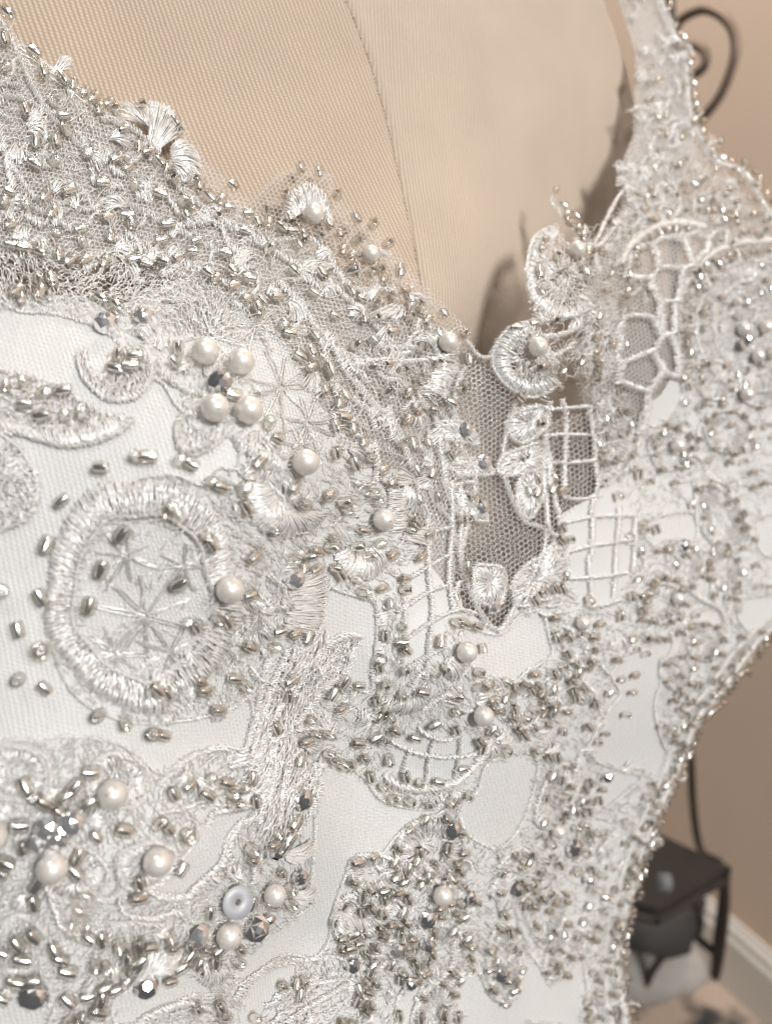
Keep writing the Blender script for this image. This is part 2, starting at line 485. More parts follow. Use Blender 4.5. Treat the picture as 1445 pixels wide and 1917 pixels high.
M['wall'] = simple("beige_wall_paint", (0.82, 0.655, 0.53), 0.75, noise=0.06, scale=6)
M['skirt'] = simple("white_gloss_paint", (0.78, 0.74, 0.68), 0.4, noise=0.04, scale=20)
M['iron'] = simple("lit_wrought_iron", (0.22, 0.165, 0.13), 0.5, noise=0.25, scale=80, metallic=0.4)  # lighter scroll iron: the light it catches is put into the colour
M['iron_shaded'] = simple("shaded_wrought_iron", (0.05, 0.042, 0.036), 0.5, noise=0.3, scale=60, metallic=0.4)  # same rack iron, coloured darker for the less lit lower parts
M['shelf'] = simple("dark_shelf", (0.03, 0.027, 0.025), 0.45, noise=0.2, scale=30)

v, q = prism([(0, -5), (0, 2600), (-80, 2600), (-80, -5)], -2600, 1500)
o = obj("wall", v, [q], [M['wall']], smooth=False); thing("", None, None, 'structure', o=o)
top = on_wall(1350, 1697)[2]
hs = float(np.clip(top, 60, 220))
v, q = prism([(0.5, 0), (16, 0), (16, hs * .74), (12, hs * .80), (12, hs * .88), (6, hs * .95), (4, hs), (0.5, hs)], -2600, 1500)
o = obj("skirting_board", v, [q], [M['skirt']], smooth=False); thing("", None, None, 'structure', o=o)

def rug_mat():
    m, N, L, b = mat("mottled_carpet")
    setp(b, roughness=0.95, sheen_weight=0.3)
    tc = N.new("ShaderNodeTexCoord"); nz = N.new("ShaderNodeTexNoise")
    nz.inputs["Scale"].default_value = 11; nz.inputs["Detail"].default_value = 3
    cr = N.new("ShaderNodeValToRGB"); e = cr.color_ramp.elements
    e[0].position = 0.40; e[0].color = (0.035, 0.032, 0.032, 1)
    e[1].position = 0.54; e[1].color = (0.60, 0.47, 0.37, 1)
    L.new(tc.outputs["Object"], nz.inputs["Vector"]); L.new(nz.outputs[0], cr.inputs[0]); L.new(cr.outputs[0], b.inputs["Base Color"])
    bp = N.new("ShaderNodeBump"); n2 = N.new("ShaderNodeTexNoise"); n2.inputs["Scale"].default_value = 300
    bp.inputs["Distance"].default_value = 0.004; L.new(tc.outputs["Object"], n2.inputs["Vector"])
    L.new(n2.outputs[0], bp.inputs["Height"]); L.new(bp.outputs[0], b.inputs["Normal"])
    return m
gx = np.linspace(-1200, 2000, 60); gy = np.linspace(420, 3800, 60)
XX, YY = np.meshgrid(gx, gy); ZZ = -1.5 + 1.2 * np.sin(XX / 90) * np.sin(YY / 70)
idx = np.arange(3600).reshape(60, 60)
q = np.stack([idx[:-1, :-1], idx[:-1, 1:], idx[1:, 1:], idx[1:, :-1]], -1).reshape(-1, 4)
o = obj("floor", np.stack([XX, YY, ZZ], -1).reshape(-1, 3), [q], [rug_mat()]); thing("", None, None, 'structure', o=o)

# wrought iron rack standing a hand's width in front of the wall
RACK_OFF = 210.0
rack = thing("iron_scroll_rack", "dark wrought iron rack with scrolled top and thin legs against the beige wall", "rack")
def rod(name, pts, rad, closed=False, off=RACK_OFF, m='iron'):
    c = smooth_line(pts, step=7)
    P = np.array([on_wall(x, y, off) for x, y in c])
    v, q = tube(P[None], rad, sides=10)
    return obj(name, v, [q], [M[m]], rack)
k = 1.0
rod("large_scroll", [(1302, 232), (1320, 215), (1348, 178), (1368, 130), (1376, 90), (1370, 55), (1350, 30), (1322, 18), (1296, 24), (1272, 40), (1262, 70), (1262, 110)], 4.2)
rod("small_scroll", [(1262, 96), (1285, 86), (1308, 88), (1320, 102), (1318, 124), (1300, 140)], 4.2)
rod("upright", [(1250, -60), (1256, 40), (1258, 200), (1262, 500), (1268, 900), (1280, 1300), (1292, 1420), (1296, 1500), (1305, 1570), (1318, 1600), (1352, 1622), (1358, 1700), (1346, 1800), (1338, 1830)], 4.2, m='iron_shaded')
rod("leg", [(1358, 1625), (1352, 1690), (1342, 1770), (1338, 1828)], 5.5, m='iron_shaded')
rod("brace", [(1345, 1790), (1316, 1765), (1290, 1742), (1268, 1715)], 4.5, m='iron_shaded')
rod("brace", [(1290, 1748), (1250, 1780), (1222, 1815), (1206, 1850), (1188, 1880)], 4.5, m='iron_shaded')
# shelf slab of the rack (a real board, seen from above)
def slab(name, corners, thick, m, parent, drop=True):
    P = np.array(corners, float); n = len(P)
    v = np.vstack([P, P - np.array([0, 0, thick])])
    q = [list(range(n))[::1]] + [list(range(n, 2 * n))[::-1]]
    faces4 = [(i, n + i, n + (i + 1) % n, (i + 1) % n) for i in range(n)]
    return obj(name, v, [[np.array(q), np.array(faces4)]], [m], parent, smooth=False)
zc0 = on_wall(1358, 1622, RACK_OFF)
shelf_z = zc0[2]
def at_z(px, py, z):
    o_, d = ray(px, py); return o_ + d * ((z - o_[2]) / d[2])
slab("shelf", [at_z(1362, 1622, shelf_z), at_z(1292, 1588, shelf_z), at_z(1160, 1525, shelf_z), at_z(1080, 1660, shelf_z), at_z(1230, 1700, shelf_z)], 11, M['shelf'], rack)
def edge_rod(a, c):
    P = np.linspace(np.array(a), np.array(c), 6) - np.array([0, 0, 16.0])
    v, q = tube(P[None], 5.0, sides=8); obj("frame_rod", v, [q], [M['iron_shaded']], rack)
edge_rod(at_z(1362, 1622, shelf_z), at_z(1160, 1525, shelf_z)); edge_rod(at_z(1362, 1622, shelf_z), at_z(1230, 1700, shelf_z)); edge_rod(at_z(1230, 1700, shelf_z), at_z(1080, 1660, shelf_z))
# dark ornament and light box beneath the shelf
def blob(name, px, py, off, size, m, parent=None, squash=(1, 1, 1), seed=0):
    c = on_wall(px, py, off); r2 = np.random.default_rng(seed)
    nu, nv = 20, 12
    th = np.linspace(0, 2 * np.pi, nu, endpoint=False); ph = np.linspace(0.08, np.pi - 0.08, nv)
    T, Ph = np.meshgrid(th, ph)
    k = 1 + 0.12 * np.sin(3 * T + r2.uniform(0, 6)) * np.sin(2 * Ph) + 0.06 * np.sin(7 * T + 4 * Ph)
    V = np.stack([np.sin(Ph) * np.cos(T) * squash[0], np.sin(Ph) * np.sin(T) * squash[1], np.cos(Ph) * squash[2]], -1) * (size * k)[..., None] + c
    idx = np.arange(nu * nv).reshape(nv, nu)
    q = np.stack([idx[:-1], np.roll(idx[:-1], -1, 1), np.roll(idx[1:], -1, 1), idx[1:]], -1).reshape(-1, 4)
    return obj(name, V.reshape(-1, 3), [[q, ]], [m], parent)
M['bag'] = simple("charcoal_cloth", (0.05, 0.047, 0.045), 0.7, noise=0.5, scale=25)
M['pale'] = simple("pale_grey_cloth", (0.36, 0.34, 0.32), 0.85, noise=0.8, scale=16)
o = blob("fabric_bundle", 1195, 1690, RACK_OFF + 30, 62, M['bag'], squash=(1.2, 1, .75), seed=2)
thing("", "charcoal cloth bundle sagging under the dark rack shelf", "bundle", o=o)
o = blob("folded_cloth", 1215, 1790, RACK_OFF - 40, 62, M['pale'], squash=(1.2, 1, .7), seed=5)
thing("", "pale grey folded cloth on the floor below the charcoal bundle", "cloth", o=o)
o = blob("glass_knob", 1243, 1652, RACK_OFF + 130, 7.5, simple("frosted_glass", (0.20, 0.21, 0.22), 0.25), squash=(1, 1, 1.3), seed=3)
thing("", "small grey glass knob shining on the dark rack shelf", "knob", o=o)

# ------------------------------------------------------------------ the dress form
form = thing("dress_form", "beige linen covered dress form wearing the beaded white bodice", "dress form")
def sil_x(y): return np.interp(y, [-420, -100, 0, 60, 130, 200, 260, 330, 400, 470, 560, 640, 760, 1000, 1300, 1600, 1900, 2380],
                               [1010, 1096, 1128, 1150, 1172, 1187, 1192, 1184, 1166, 1180, 1230, 1290, 1330, 1330, 1230, 1130, 1110, 1100])
def sheet_uv(P):
    return np.stack([P[..., 0] * 0.86 + P[..., 1] * 0.5, P[..., 2]], -1)
def form_panel(name, left, right, m, nx, rot, wrap=False):
    ys = np.arange(-400, 2300, 9.0)
    t = np.linspace(0, 1, nx)
    X = left(ys)[:, None] * (1 - t) + right(ys)[:, None] * t
    Y = np.broadcast_to(ys[:, None], X.shape)
    P, N = FORM.at(X, Y, np.zeros(X.shape))
    if wrap:      # the side turns round and runs back behind the silhouette
        e = P[:, -1]; vd = e - np.array([0, 0, CAM_H]); vd /= np.linalg.norm(vd, axis=1, keepdims=True)
        ins = np.array([-1.0, 0.12, 0])
        ext = [e + vd * d + ins * s for d, s in ((6, .3), (16, 2), (30, 7), (50, 18), (75, 40), (95, 80))]
        P = np.concatenate([P, np.stack(ext, 1)], 1); nx = P.shape[1]
    uv = sheet_uv(P); c, s = math.cos(rot), math.sin(rot)
    uv = np.stack([uv[..., 0] * c - uv[..., 1] * s, uv[..., 0] * s + uv[..., 1] * c], -1)
    idx = np.arange(P.shape[0] * nx).reshape(P.shape[0], nx)
    q = np.stack([idx[:-1, :-1], idx[1:, :-1], idx[1:, 1:], idx[:-1, 1:]], -1).reshape(-1, 4)
    return obj(name, P.reshape(-1, 3), [q], [m], form, uv=uv.reshape(-1, 2))
form_panel("centre_panel", lambda y: np.full(len(y), -400.0), lambda y: seam_x(y), M['linen'], 150, math.radians(-9))
form_panel("side_panel", lambda y: seam_x(y) + 0.01, sil_x, M['linen2'], 90, math.radians(14), wrap=True)
bag = Bag()
ys = np.arange(-380, 700, 7.5)
for y in ys:
    stitches(bag, [(seam_x(y) - 0.3, y)], [(seam_x(y + 4.6) + 0.3, y + 4.6)], r=0.10, h0=0.05, arch=0.05, K=3, jit=0.25, surf=FORM)
bag.build("seam_stitching", simple("beige_thread", (0.30, 0.215, 0.13), 0.7), form)["kind"] = "stuff"
# ------------------------------------------------------------------ the dress
dress = thing("wedding_dress", "white beaded lace wedding dress bodice with pearls worn by the beige dress form", "dress")
OUTLINE = [(-350, -250), (-40, -60), (5, 20), (30, 85), (80, 112), (140, 160), (190, 196), (240, 193), (300, 193), (335, 220), (350, 250), (373, 290), (370, 335), (420, 355), (470, 392), (520, 415),
    (528, 375), (555, 345), (590, 350), (612, 395), (660, 415), (700, 440), (722, 480), (750, 520), (795, 560), (835, 590), (872, 622), (880, 665), (912, 672), (935, 625), (982, 592), (985, 500), (1005, 445),
    (1030, 372), (1050, 402), (1085, 440), (1115, 462), (1150, 420), (1172, 385), (1160, 320), (1190, 250), (1185, 160), (1195, 100), (1165, 20), (1120, -120), (1060, -400), (1190, -400), (1230, -100), (1240, 0), (1262, 65), (1290, 102), (1302, 220),
    (1348, 300), (1400, 320), (1445, 395), (1560, 520), (1700, 800), (1650, 1020), (1445, 1188), (1400, 1240), (1352, 1308), (1312, 1350), (1272, 1450), (1232, 1540), (1202, 1620), (1182, 1700), (1164, 1780), (1170, 1860), (1182, 1917), (1200, 2330),
    (-350, 2330)]
LINING = [(-350, 500), (0, 552), (130, 553), (225, 572), (285, 545), (340, 522), (430, 556), (540, 650), (600, 760), (680, 850), (740, 950), (800, 1050), (860, 1130), (905, 1168), (932, 1186),
    (960, 1150), (990, 1090), (1040, 1000), (1050, 962), (1110, 930), (1180, 860), (1200, 770), (1240, 735), (1290, 640), (1330, 560), (1400, 500), (1445, 470), (1560, 560), (1690, 800), (1640, 1015),
    (1440, 1180), (1345, 1305), (1305, 1350), (1265, 1450), (1225, 1540), (1196, 1620), (1176, 1700), (1158, 1780), (1164, 1860), (1176, 1917), (1190, 2320), (-350, 2320)]
VHOLE = [(880, 668), (912, 674), (935, 690), (962, 740), (945, 800), (935, 870), (950, 930), (975, 975), (1015, 985), (1015, 1030), (985, 1085), (950, 1150), (932, 1182), (900, 1160), (868, 1090), (858, 1030), (872, 985), (895, 950), (880, 900), (862, 840), (850, 780), (845, 720)]

def grid_sheet(name, poly, step, h, m, parent, surf=DRESS, kind=None):
    """cloth cut along an outline: edge cells snap onto the outline"""
    p = np.array(poly)
    gx = np.arange(p[:, 0].min() - step, p[:, 0].max() + 2 * step, step); gy = np.arange(p[:, 1].min() - step, p[:, 1].max() + 2 * step, step)
    XX, YY = np.meshgrid(gx, gy)
    X, Y = XX.copy(), YY.copy()
    ins = inside(XX, YY, poly)
    # snap outside vertices next to the edge onto the closest outline point
    seg = smooth_less(poly)
    near = ~ins & (np.roll(ins, 1, 0) | np.roll(ins, -1, 0) | np.roll(ins, 1, 1) | np.roll(ins, -1, 1) |
                   np.roll(np.roll(ins, 1, 0), 1, 1) | np.roll(np.roll(ins, -1, 0), 1, 1) | np.roll(np.roll(ins, 1, 0), -1, 1) | np.roll(np.roll(ins, -1, 0), -1, 1))
    for j, i in zip(*np.nonzero(near)):
        d = (seg[:, 0] - XX[j, i]) ** 2 + (seg[:, 1] - YY[j, i]) ** 2
        k = d.argmin(); X[j, i], Y[j, i] = seg[k]
    use = ins | near
    P, N = surf.at(X, Y, np.full(X.shape, h))
    idx = np.arange(X.size).reshape(X.shape)
    ok = use[:-1, :-1] & use[1:, :-1] & use[1:, 1:] & use[:-1, 1:]
    q = np.stack([idx[:-1, :-1], idx[1:, :-1], idx[1:, 1:], idx[:-1, 1:]], -1)[ok]
    used = np.unique(q); remap = np.full(X.size, -1); remap[used] = np.arange(len(used))
    V = P.reshape(-1, 3)[used]
    o = obj(name, V, [remap[q]], [m], parent, uv=sheet_uv(V))
    if kind: o["kind"] = kind
    return o
def smooth_less(poly):
    p = np.array(list(poly) + [poly[0]], float); out = []
    for a, b in zip(p[:-1], p[1:]):
        n = max(2, int(np.linalg.norm(b - a) / 2)); t = np.linspace(0, 1, n, endpoint=False)[:, None]
        out.append(a * (1 - t) + b * t)
    return np.vstack(out)
grid_sheet("lining", LINING, 7, 0.0, M['lining'], dress)

# ---- tulle: a real hexagonal net
def tulle(name, poly, cell, h, r=0.05, rot=0.35, holes=(), surf=DRESS, wave=0.0):
    p = np.array(poly); c = p.mean(0); R = np.abs(p - c).max() * 1.5
    n = int(R / cell) + 2
    ii, jj = np.meshgrid(np.arange(-n, n), np.arange(-n, n))
    a = cell
    ex = a * math.sqrt(3); ey = a * 1.5
    cxs = (ii + 0.5 * (jj % 2)) * ex; cys = jj * ey
    cr, sr = math.cos(rot), math.sin(rot)
    segs = []
    cor = [(0, -a), (ex / 2, -a / 2), (ex / 2, a / 2), (0, a)]
    for (u1, v1), (u2, v2) in zip(cor[:-1], cor[1:]):
        s = np.stack([cxs + u1, cys + v1, cxs + u2, cys + v2], -1).reshape(-1, 4); segs.append(s)
    s = np.vstack(segs)
    def rt(x, y): return c[0] + x * cr - y * sr + 1.5 * np.sin(y / 60), c[1] + x * sr + y * cr + 1.5 * np.sin(x / 45)
    x1, y1 = rt(s[:, 0], s[:, 1]); x2, y2 = rt(s[:, 2], s[:, 3])
    k = inside((x1 + x2) / 2, (y1 + y2) / 2, poly)
    for hp in holes: k &= ~inside((x1 + x2) / 2, (y1 + y2) / 2, hp)
    x1, y1, x2, y2 = x1[k], y1[k], x2[k], y2[k]
    X = np.stack([x1, x2], 1); Y = np.stack([y1, y2], 1)
    P, N = surf.at(X, Y, h + wave * np.sin(X / 37 + Y / 53))
    v, q = tube(P, r, N)
    b = Bag(); b.add(v, q); o = b.build(name, M['tulle'], dress); o["kind"] = "stuff"
    return o
V_TULLE = [(840, 700), (880, 664), (935, 672), (975, 730), (1000, 800), (1100, 770), (1120, 920), (1060, 965), (1030, 1010), (990, 1090), (932, 1186), (900, 1166), (850, 1120), (830, 1000), (830, 850)]
tulle("tulle_inset", V_TULLE, 5.6, 0.0, r=0.072, rot=0.5, wave=0.5)
tulle("tulle_inset", V_TULLE, 5.9, -1.8, r=0.06, rot=0.25, wave=0.6)
BAND = [(-300, -150), (0, 45), (60, 92), (180, 185), (340, 330), (440, 378), (560, 440), (700, 560), (780, 620), (850, 640), (870, 700), (850, 800), (860, 1000), (850, 1120), (740, 960), (600, 770), (540, 660), (430, 566), (300, 510), (150, 488), (-300, 430)]
tulle("neckline_tulle", BAND, 5.2, 0.1, r=0.075, rot=0.2, wave=0.3)
tulle("neckline_tulle", BAND, 4.0, -0.4, r=0.055, rot=0.05, wave=0.3)
tulle("neckline_tulle", BAND, 5.5, -0.9, r=0.07, rot=0.55, wave=0.4)
RTUL = [(1160, 320), (1200, 250), (1290, 240), (1350, 310), (1445, 410), (1445, 520), (1330, 570), (1290, 650), (1240, 740), (1200, 790), (1150, 850), (1100, 760), (1080, 640), (1120, 470), (1175, 390)]
tulle("strap_tulle", RTUL, 4.6, 0.0, r=0.07, rot=0.4, wave=0.2)
tulle("strap_tulle", RTUL, 4.8, -1.6, r=0.07, rot=0.15, wave=0.4)
STRAP = [(1110, -300), (1165, 0), (1195, 100), (1190, 250), (1160, 320), (1172, 385), (1115, 462), (1160, 470), (1290, 320), (1302, 220), (1290, 102), (1262, 65), (1240, 0), (1180, -300)]
tulle("strap_tulle", STRAP, 4.2, -0.5, r=0.10, rot=0.3)
tulle("strap_tulle", STRAP, 4.4, -1.5, r=0.10, rot=0.05)
tulle("strap_tulle", STRAP, 4.3, 0.4, r=0.09, rot=0.7)

grid_sheet("sheer_backing", BAND, 9, -0.3, M['veil'], dress)
grid_sheet("strap_ribbon", STRAP, 6, -0.9, M['organza'], dress)
grid_sheet("sheer_backing", RTUL, 9, -0.8, M['veil'], dress)
VEIL = [(750, 860), (845, 690), (880, 664), (935, 672), (985, 740), (1000, 800), (1130, 770), (1130, 925), (1060, 970), (1030, 1010), (990, 1090), (932, 1184), (900, 1164), (850, 1120), (800, 1050), (742, 950)]
grid_sheet("sheer_backing", VEIL, 8, -1.0, M['thin_veil'], dress)
tulle("neckline_tulle", [(300, 180), (350, 240), (380, 300), (470, 380), (515, 330), (560, 310), (620, 330), (640, 390), (700, 420), (760, 500), (830, 570), (880, 620), (880, 670), (850, 650), (700, 560), (560, 440), (440, 378), (340, 330)], 5.0, 0.2, r=0.06, rot=0.3)
# ---- bare cloth patches, where no lace is sewn
BARE = [
    B((-300, 60), (100, 55), (250, 70), (400, 130), (480, 200), (560, 240), (580, 300), (620, 330), (660, 400), (690, 440), (670, 520), (720, 590), (800, 560), (850, 520), (900, 560), (880, 640), (820, 640), (760, 700), (640, 665), (500, 690), (400, 760), (290, 850), (220, 960), (190, 1080),
      (190, 1250), (230, 1400), (300, 1500), (400, 1560), (520, 1590), (700, 1580), (860, 1540), (930, 1500), (950, 1640), (900, 1690), (820, 1680), (700, 1720), (600, 1780), (520, 1720), (420, 1660), (250, 1640), (180, 1660), (60, 1650), (-300, 1640)),
    C((740, 470), (860, 460), (960, 440), (980, 490), (900, 520), (850, 580), (830, 660), (780, 720), (700, 790), (600, 790), (540, 760), (600, 720), (680, 660), (730, 580)),
    E((410, 270), (500, 290), (600, 320), (660, 340), (660, 560), (640, 640), (640, 760), (560, 760), (500, 690), (545, 570), (590, 500), (500, 490), (420, 530), (360, 600), (300, 660), (280, 800), (330, 760), (240, 780), (330, 560), (400, 420)),
    H((215, 130), (300, 110), (380, 150), (450, 235), (600, 265), (700, 245), (640, 285), (560, 320), (500, 360), (440, 430), (360, 430), (310, 520), (270, 650), (255, 740), (200, 800), (100, 790), (0, 850), (-80, 900), (-60, 800), (10, 740), (90, 680), (205, 600), (190, 560), (205, 380)),
    H((730, 230), (790, 200), (830, 100), (960, 60), (1010, 110), (960, 300), (880, 400), (810, 390), (740, 330)),
    H((720, 1200), (720, 880), (790, 850), (850, 950), (930, 940), (960, 780), (1030, 850), (1060, 900), (1170, 800), (1150, 1200)),
    H((1170, 240), (1290, 130), (1400, 130), (1300, 225), (1230, 270)),
    H((560, 880), (600, 870), (560, 1000), (540, 1060), (500, 960)),
    G((-60, 860), (100, 890), (200, 790), (300, 780), (340, 900), (350, 990), (240, 1060), (170, 1110), (60, 1090), (0, 1090), (-60, 1000), (-100, 900)),
    G((830, 330), (1040, 290), (1060, 420), (930, 420), (870, 460), (810, 400)),
    G((650, 1080), (760, 960), (950, 920), (890, 1050), (890, 1120), (860, 1240), (900, 1419), (1000, 1600), (560, 1500), (620, 1280), (690, 1180)),
    G((1290, 720), (1445, 690), (1600, 740), (1445, 830), (1330, 870), (1270, 800)),
    G((1060, 780), (1180, 760), (1200, 840), (1150, 860), (1080, 830)),
    G((1370, 320), (1500, 310), (1500, 490), (1380, 480)),
    C((560, 1100), (700, 1090), (780, 1130), (800, 1170), (700, 1180), (560, 1260), (440, 1284), (420, 1200), (480, 1150)),
    C((-200, 1160), (170, 1190), (180, 1284), (160, 1400), (-200, 1400)),
    F((840, 960), (960, 940), (1000, 1000), (960, 1120), (860, 1180), (810, 1140)),
]
HONEY = F((700, 420), (760, 330), (850, 270), (1000, 240), (1120, 220), (1230, 240), (1200, 290), (1080, 370), (1010, 450), (970, 560), (960, 720), (980, 860), (980, 940), (960, 1100), (840, 1180), (700, 1100), (660, 960), (680, 860), (660, 720), (720, 620), (830, 560), (820, 470))
LAT_V = Dz((870, 900), (1020, 900), (1060, 1100), (1050, 1500), (860, 1720), (780, 1550), (840, 1200))
LAT_E = E((790, 170), (1030, 0), (1060, 380), (920, 640), (810, 660))
LAT_E2 = E((740, 1000), (880, 940), (1070, 970), (1200, 1020), (1100, 1190), (900, 1240), (740, 1180))
LAT_F = F((330, 1060), (420, 930), (520, 1000), (560, 1150), (580, 1430), (560, 1560), (420, 1560), (330, 1300))
LAT_G = G((400, 60), (600, 60), (780, 300), (740, 580), (680, 720), (540, 760), (430, 640))
WEBN = B((600, 0), (700, -20), (780, 60), (1000, 60), (1100, 200), (1180, 330), (1230, 500), (1150, 620), (1000, 540), (960, 330), (840, 180), (700, 120), (620, 80))
MEDI = [(266 + 118 * math.cos(a), 1114 + 144 * math.sin(a)) for a in np.linspace(0, 2 * np.pi, 30)[:-1]]
NETS = [WEBN, MEDI, HONEY, LAT_E, LAT_E2, LAT_F, LAT_G, VHOLE]

# ---- lace ground: free machine stitching over everything that is neither bare cloth nor open net
def ground(name, poly, n, holes, **k):
    b = Bag(); fuzz(b, poly, n, holes=holes, **k)
    o = b.build(name, M['lace'], dress); o["kind"] = "stuff"; return o
up = [(-350, -250), (-40, -60), (5, 25), (60, 100), (190, 200), (340, 330), (520, 430), (560, 370), (610, 400), (722, 490), (872, 640), (890, 900), (860, 1130), (800, 1060), (680, 860), (600, 770), (540, 660), (430, 566), (300, 510), (150, 488), (-350, 400)]
ground("lace_ground", up, 2400, [VHOLE, LAT_V], ln=(8, 34), r=0.06, bow=0.12, h0=(0.05, 0.9), spread=0.7)
cupL = [(-350, 400), (150, 480), (430, 556), (600, 760), (740, 950), (860, 1130), (932, 1190), (900, 1330), (850, 1520), (600, 1500), (560, 1560), (600, 1640), (590, 1700), (480, 1800), (440, 1917), (400, 2300), (-350, 2300)]
ground("lace_ground", cupL, 17000, BARE + NETS, ln=(8, 24), r=0.05, bow=0.16, spread=0.55)
rgt = [(932, 1190), (1000, 1080), (1050, 962), (1110, 930), (1100, 760), (1000, 700), (985, 500), (1085, 440), (1172, 385), (1160, 320), (1190, 250), (1195, 100), (1262, 65), (1302, 220), (1348, 300), (1445, 395), (1600, 600), (1600, 1000), (1445, 1188), (1312, 1350), (1232, 1540), (1182, 1700), (1164, 1780), (1182, 1917), (1190, 2200), (440, 2200), (480, 1900), (640, 1700), (760, 1540), (900, 1330)]
ground("lace_ground", rgt, 15000, BARE + NETS, ln=(7, 18), r=0.06, bow=0.14, spread=0.6)
ground("lace_ground", F((960, 560), (1050, 420), (1200, 320), (1500, 270), (1500, 900), (1000, 1000)), 2200, [], ln=(6, 17), r=0.08, bow=.1, spread=.5)
ground("lace_ground", [(-350, 400), (0, 470), (300, 480), (420, 540), (520, 640), (440, 640), (300, 600), (230, 590), (120, 565), (-350, 560)], 1800, [], ln=(7, 24), r=0.07, bow=.1, spread=.5)

ground("lace_ground", F((540, 1000), (700, 1000), (780, 1180), (720, 1400), (590, 1480), (570, 1200)), 700, [], ln=(6, 17), r=.075, bow=.1, spread=.6)
ground("lace_ground", F((560, 560), (660, 560), (680, 720), (660, 900), (560, 1000), (500, 900), (520, 700)), 700, [], ln=(6, 17), r=.075, bow=.1, spread=.6)
for poly in BARE:      # fine net lying over the bare cloth
    poly = [(min(max(x, -150), 1560), min(max(y, -100), 2030)) for x, y in poly]
    tulle("net_overlay", poly, 5.0, 0.05, r=0.027, rot=rng.uniform(0, 1))
# ---- motifs.  Each motif is one part: threads too fine to pick apart singly
def motif(name, label=None, m='satin'):
    b = Bag()
    def done():
        o = b.build(name, M[m], dress); o["kind"] = "stuff"
        if label: o["label"] = label
        return o
    return b, done
def fan(name, inner, outer, n, edge=None, **k):
    b, done = motif(name); satin(b, inner, outer, n, **k)
    if edge: cord(b, edge, 6)
    return done()
# neckline scallops
fan("embroidered_scallop", A((560, 540), (600, 560)), A((555, 392), (600, 393), (650, 428), (692, 500)), 130, r=0.075, arch=0.9)
fan("embroidered_scallop", A((640, 560), (645, 600), (640, 640)), A((680, 535), (728, 565), (750, 612), (745, 655), (715, 685), (680, 690)), 150, r=0.075, arch=0.9)
fan("embroidered_scallop", A((560, 470), (570, 520)), A((385, 440), (430, 400), (500, 383), (560, 390)), 70, r=0.06, arch=0.7, layers=1)
fan("embroidered_scallop", A((1085, 850), (1130, 805), (1200, 805), (1235, 870)), A((1052, 835), (1075, 755), (1118, 708), (1160, 693), (1203, 722), (1228, 775), (1248, 860)), 190, r=0.075, arch=0.9)
fan("embroidered_scallop", A((105, 460), (110, 500)), A((125, 405), (165, 440), (183, 490), (150, 540)), 70, r=0.08)
fan("embroidered_petal", A((868, 985), (890, 1040)), A((905, 975), (925, 1035)), 40, r=0.075)
fan("embroidered_petal", A((1130, 1010), (1180, 1040)), A((1180, 985), (1265, 1010)), 60, r=0.075)
fan("embroidered_petal", A((1010, 1080), (1060, 1110)), A((1000, 1110), (1040, 1130)), 40, r=0.075)
fan("embroidered_petal", A((1370, 1120), (1390, 1130)), A((1400, 1060), (1425, 1080)), 40, r=0.075)
fan("embroidered_petal", Dz((620, 90), (680, 110)), Dz((740, 30), (790, 60)), 50, r=0.075)
b, done = motif("neckline_edging")
for d in (0, 6, 13):
    thread(b, [(x - d * .6, y + d) for x, y in A((70, 185), (130, 220), (200, 268), (300, 340), (385, 405))], r=0.09, h0=0.5)
cord(b, A((375, 455), (430, 462), (490, 485), (545, 530), (600, 575)), 9); cord(b, A((0, 480), (20, 560), (35, 640), (55, 720)), 14)
cord(b, A((640, 868), (720, 850), (790, 840), (830, 850)), 12); cord(b, A((830, 830), (845, 900), (880, 960), (930, 1020)), 8)
cord(b, A((240, 690), (300, 720), (360, 800), (420, 850)), 6); cord(b, A((350, 560), (420, 600), (480, 640)), 5)
done()
tulle("web_net", WEBN, 4.0, 0.15, r=0.05, rot=0.3); tulle("web_net", MEDI, 4.6, 0.15, r=0.05, rot=0.1)
# top of the left cup: web of spokes
b, done = motif("web_stitching", m='grey')
for (x, y), R, n, ph in ((B((790, 150))[0], 70, 9, .2), (B((640, 30))[0], 55, 8, .5), (B((960, 110))[0], 55, 8, .1), (B((1050, 335))[0], 72, 9, .0), (B((1150, 470))[0], 55, 8, .4), (B((1130, 560))[0], 40, 8, .2),
                         (B((550, 1190))[0], 95, 10, .15), (B((480, 960))[0], 55, 7, .4), (B((690, 1000))[0], 50, 7, .2), (B((640, 1320))[0], 60, 8, .3), (B((430, 1330))[0], 60, 8, .6), (B((830, 1290))[0], 60, 8, .1), (B((960, 1190))[0], 50, 7, .5)):
    for i in range(n):
        a = ph + 2 * math.pi * i / n + rng.normal(0, .08); L = R * rng.uniform(.8, 1.15)
        for off in (-1.6, 1.6):
            p0 = (x + math.cos(a) * 4 - math.sin(a) * off, y + math.sin(a) * 4 + math.cos(a) * off); p1 = (x + math.cos(a + .03) * L - math.sin(a) * off, y + math.sin(a + .03) * L + math.cos(a) * off)
            thread(b, [p0, ((p0[0] + p1[0]) / 2 + rng.normal(0, 2), (p0[1] + p1[1]) / 2 + rng.normal(0, 2)), p1], r=0.095, h0=0.45, step=6)
done()
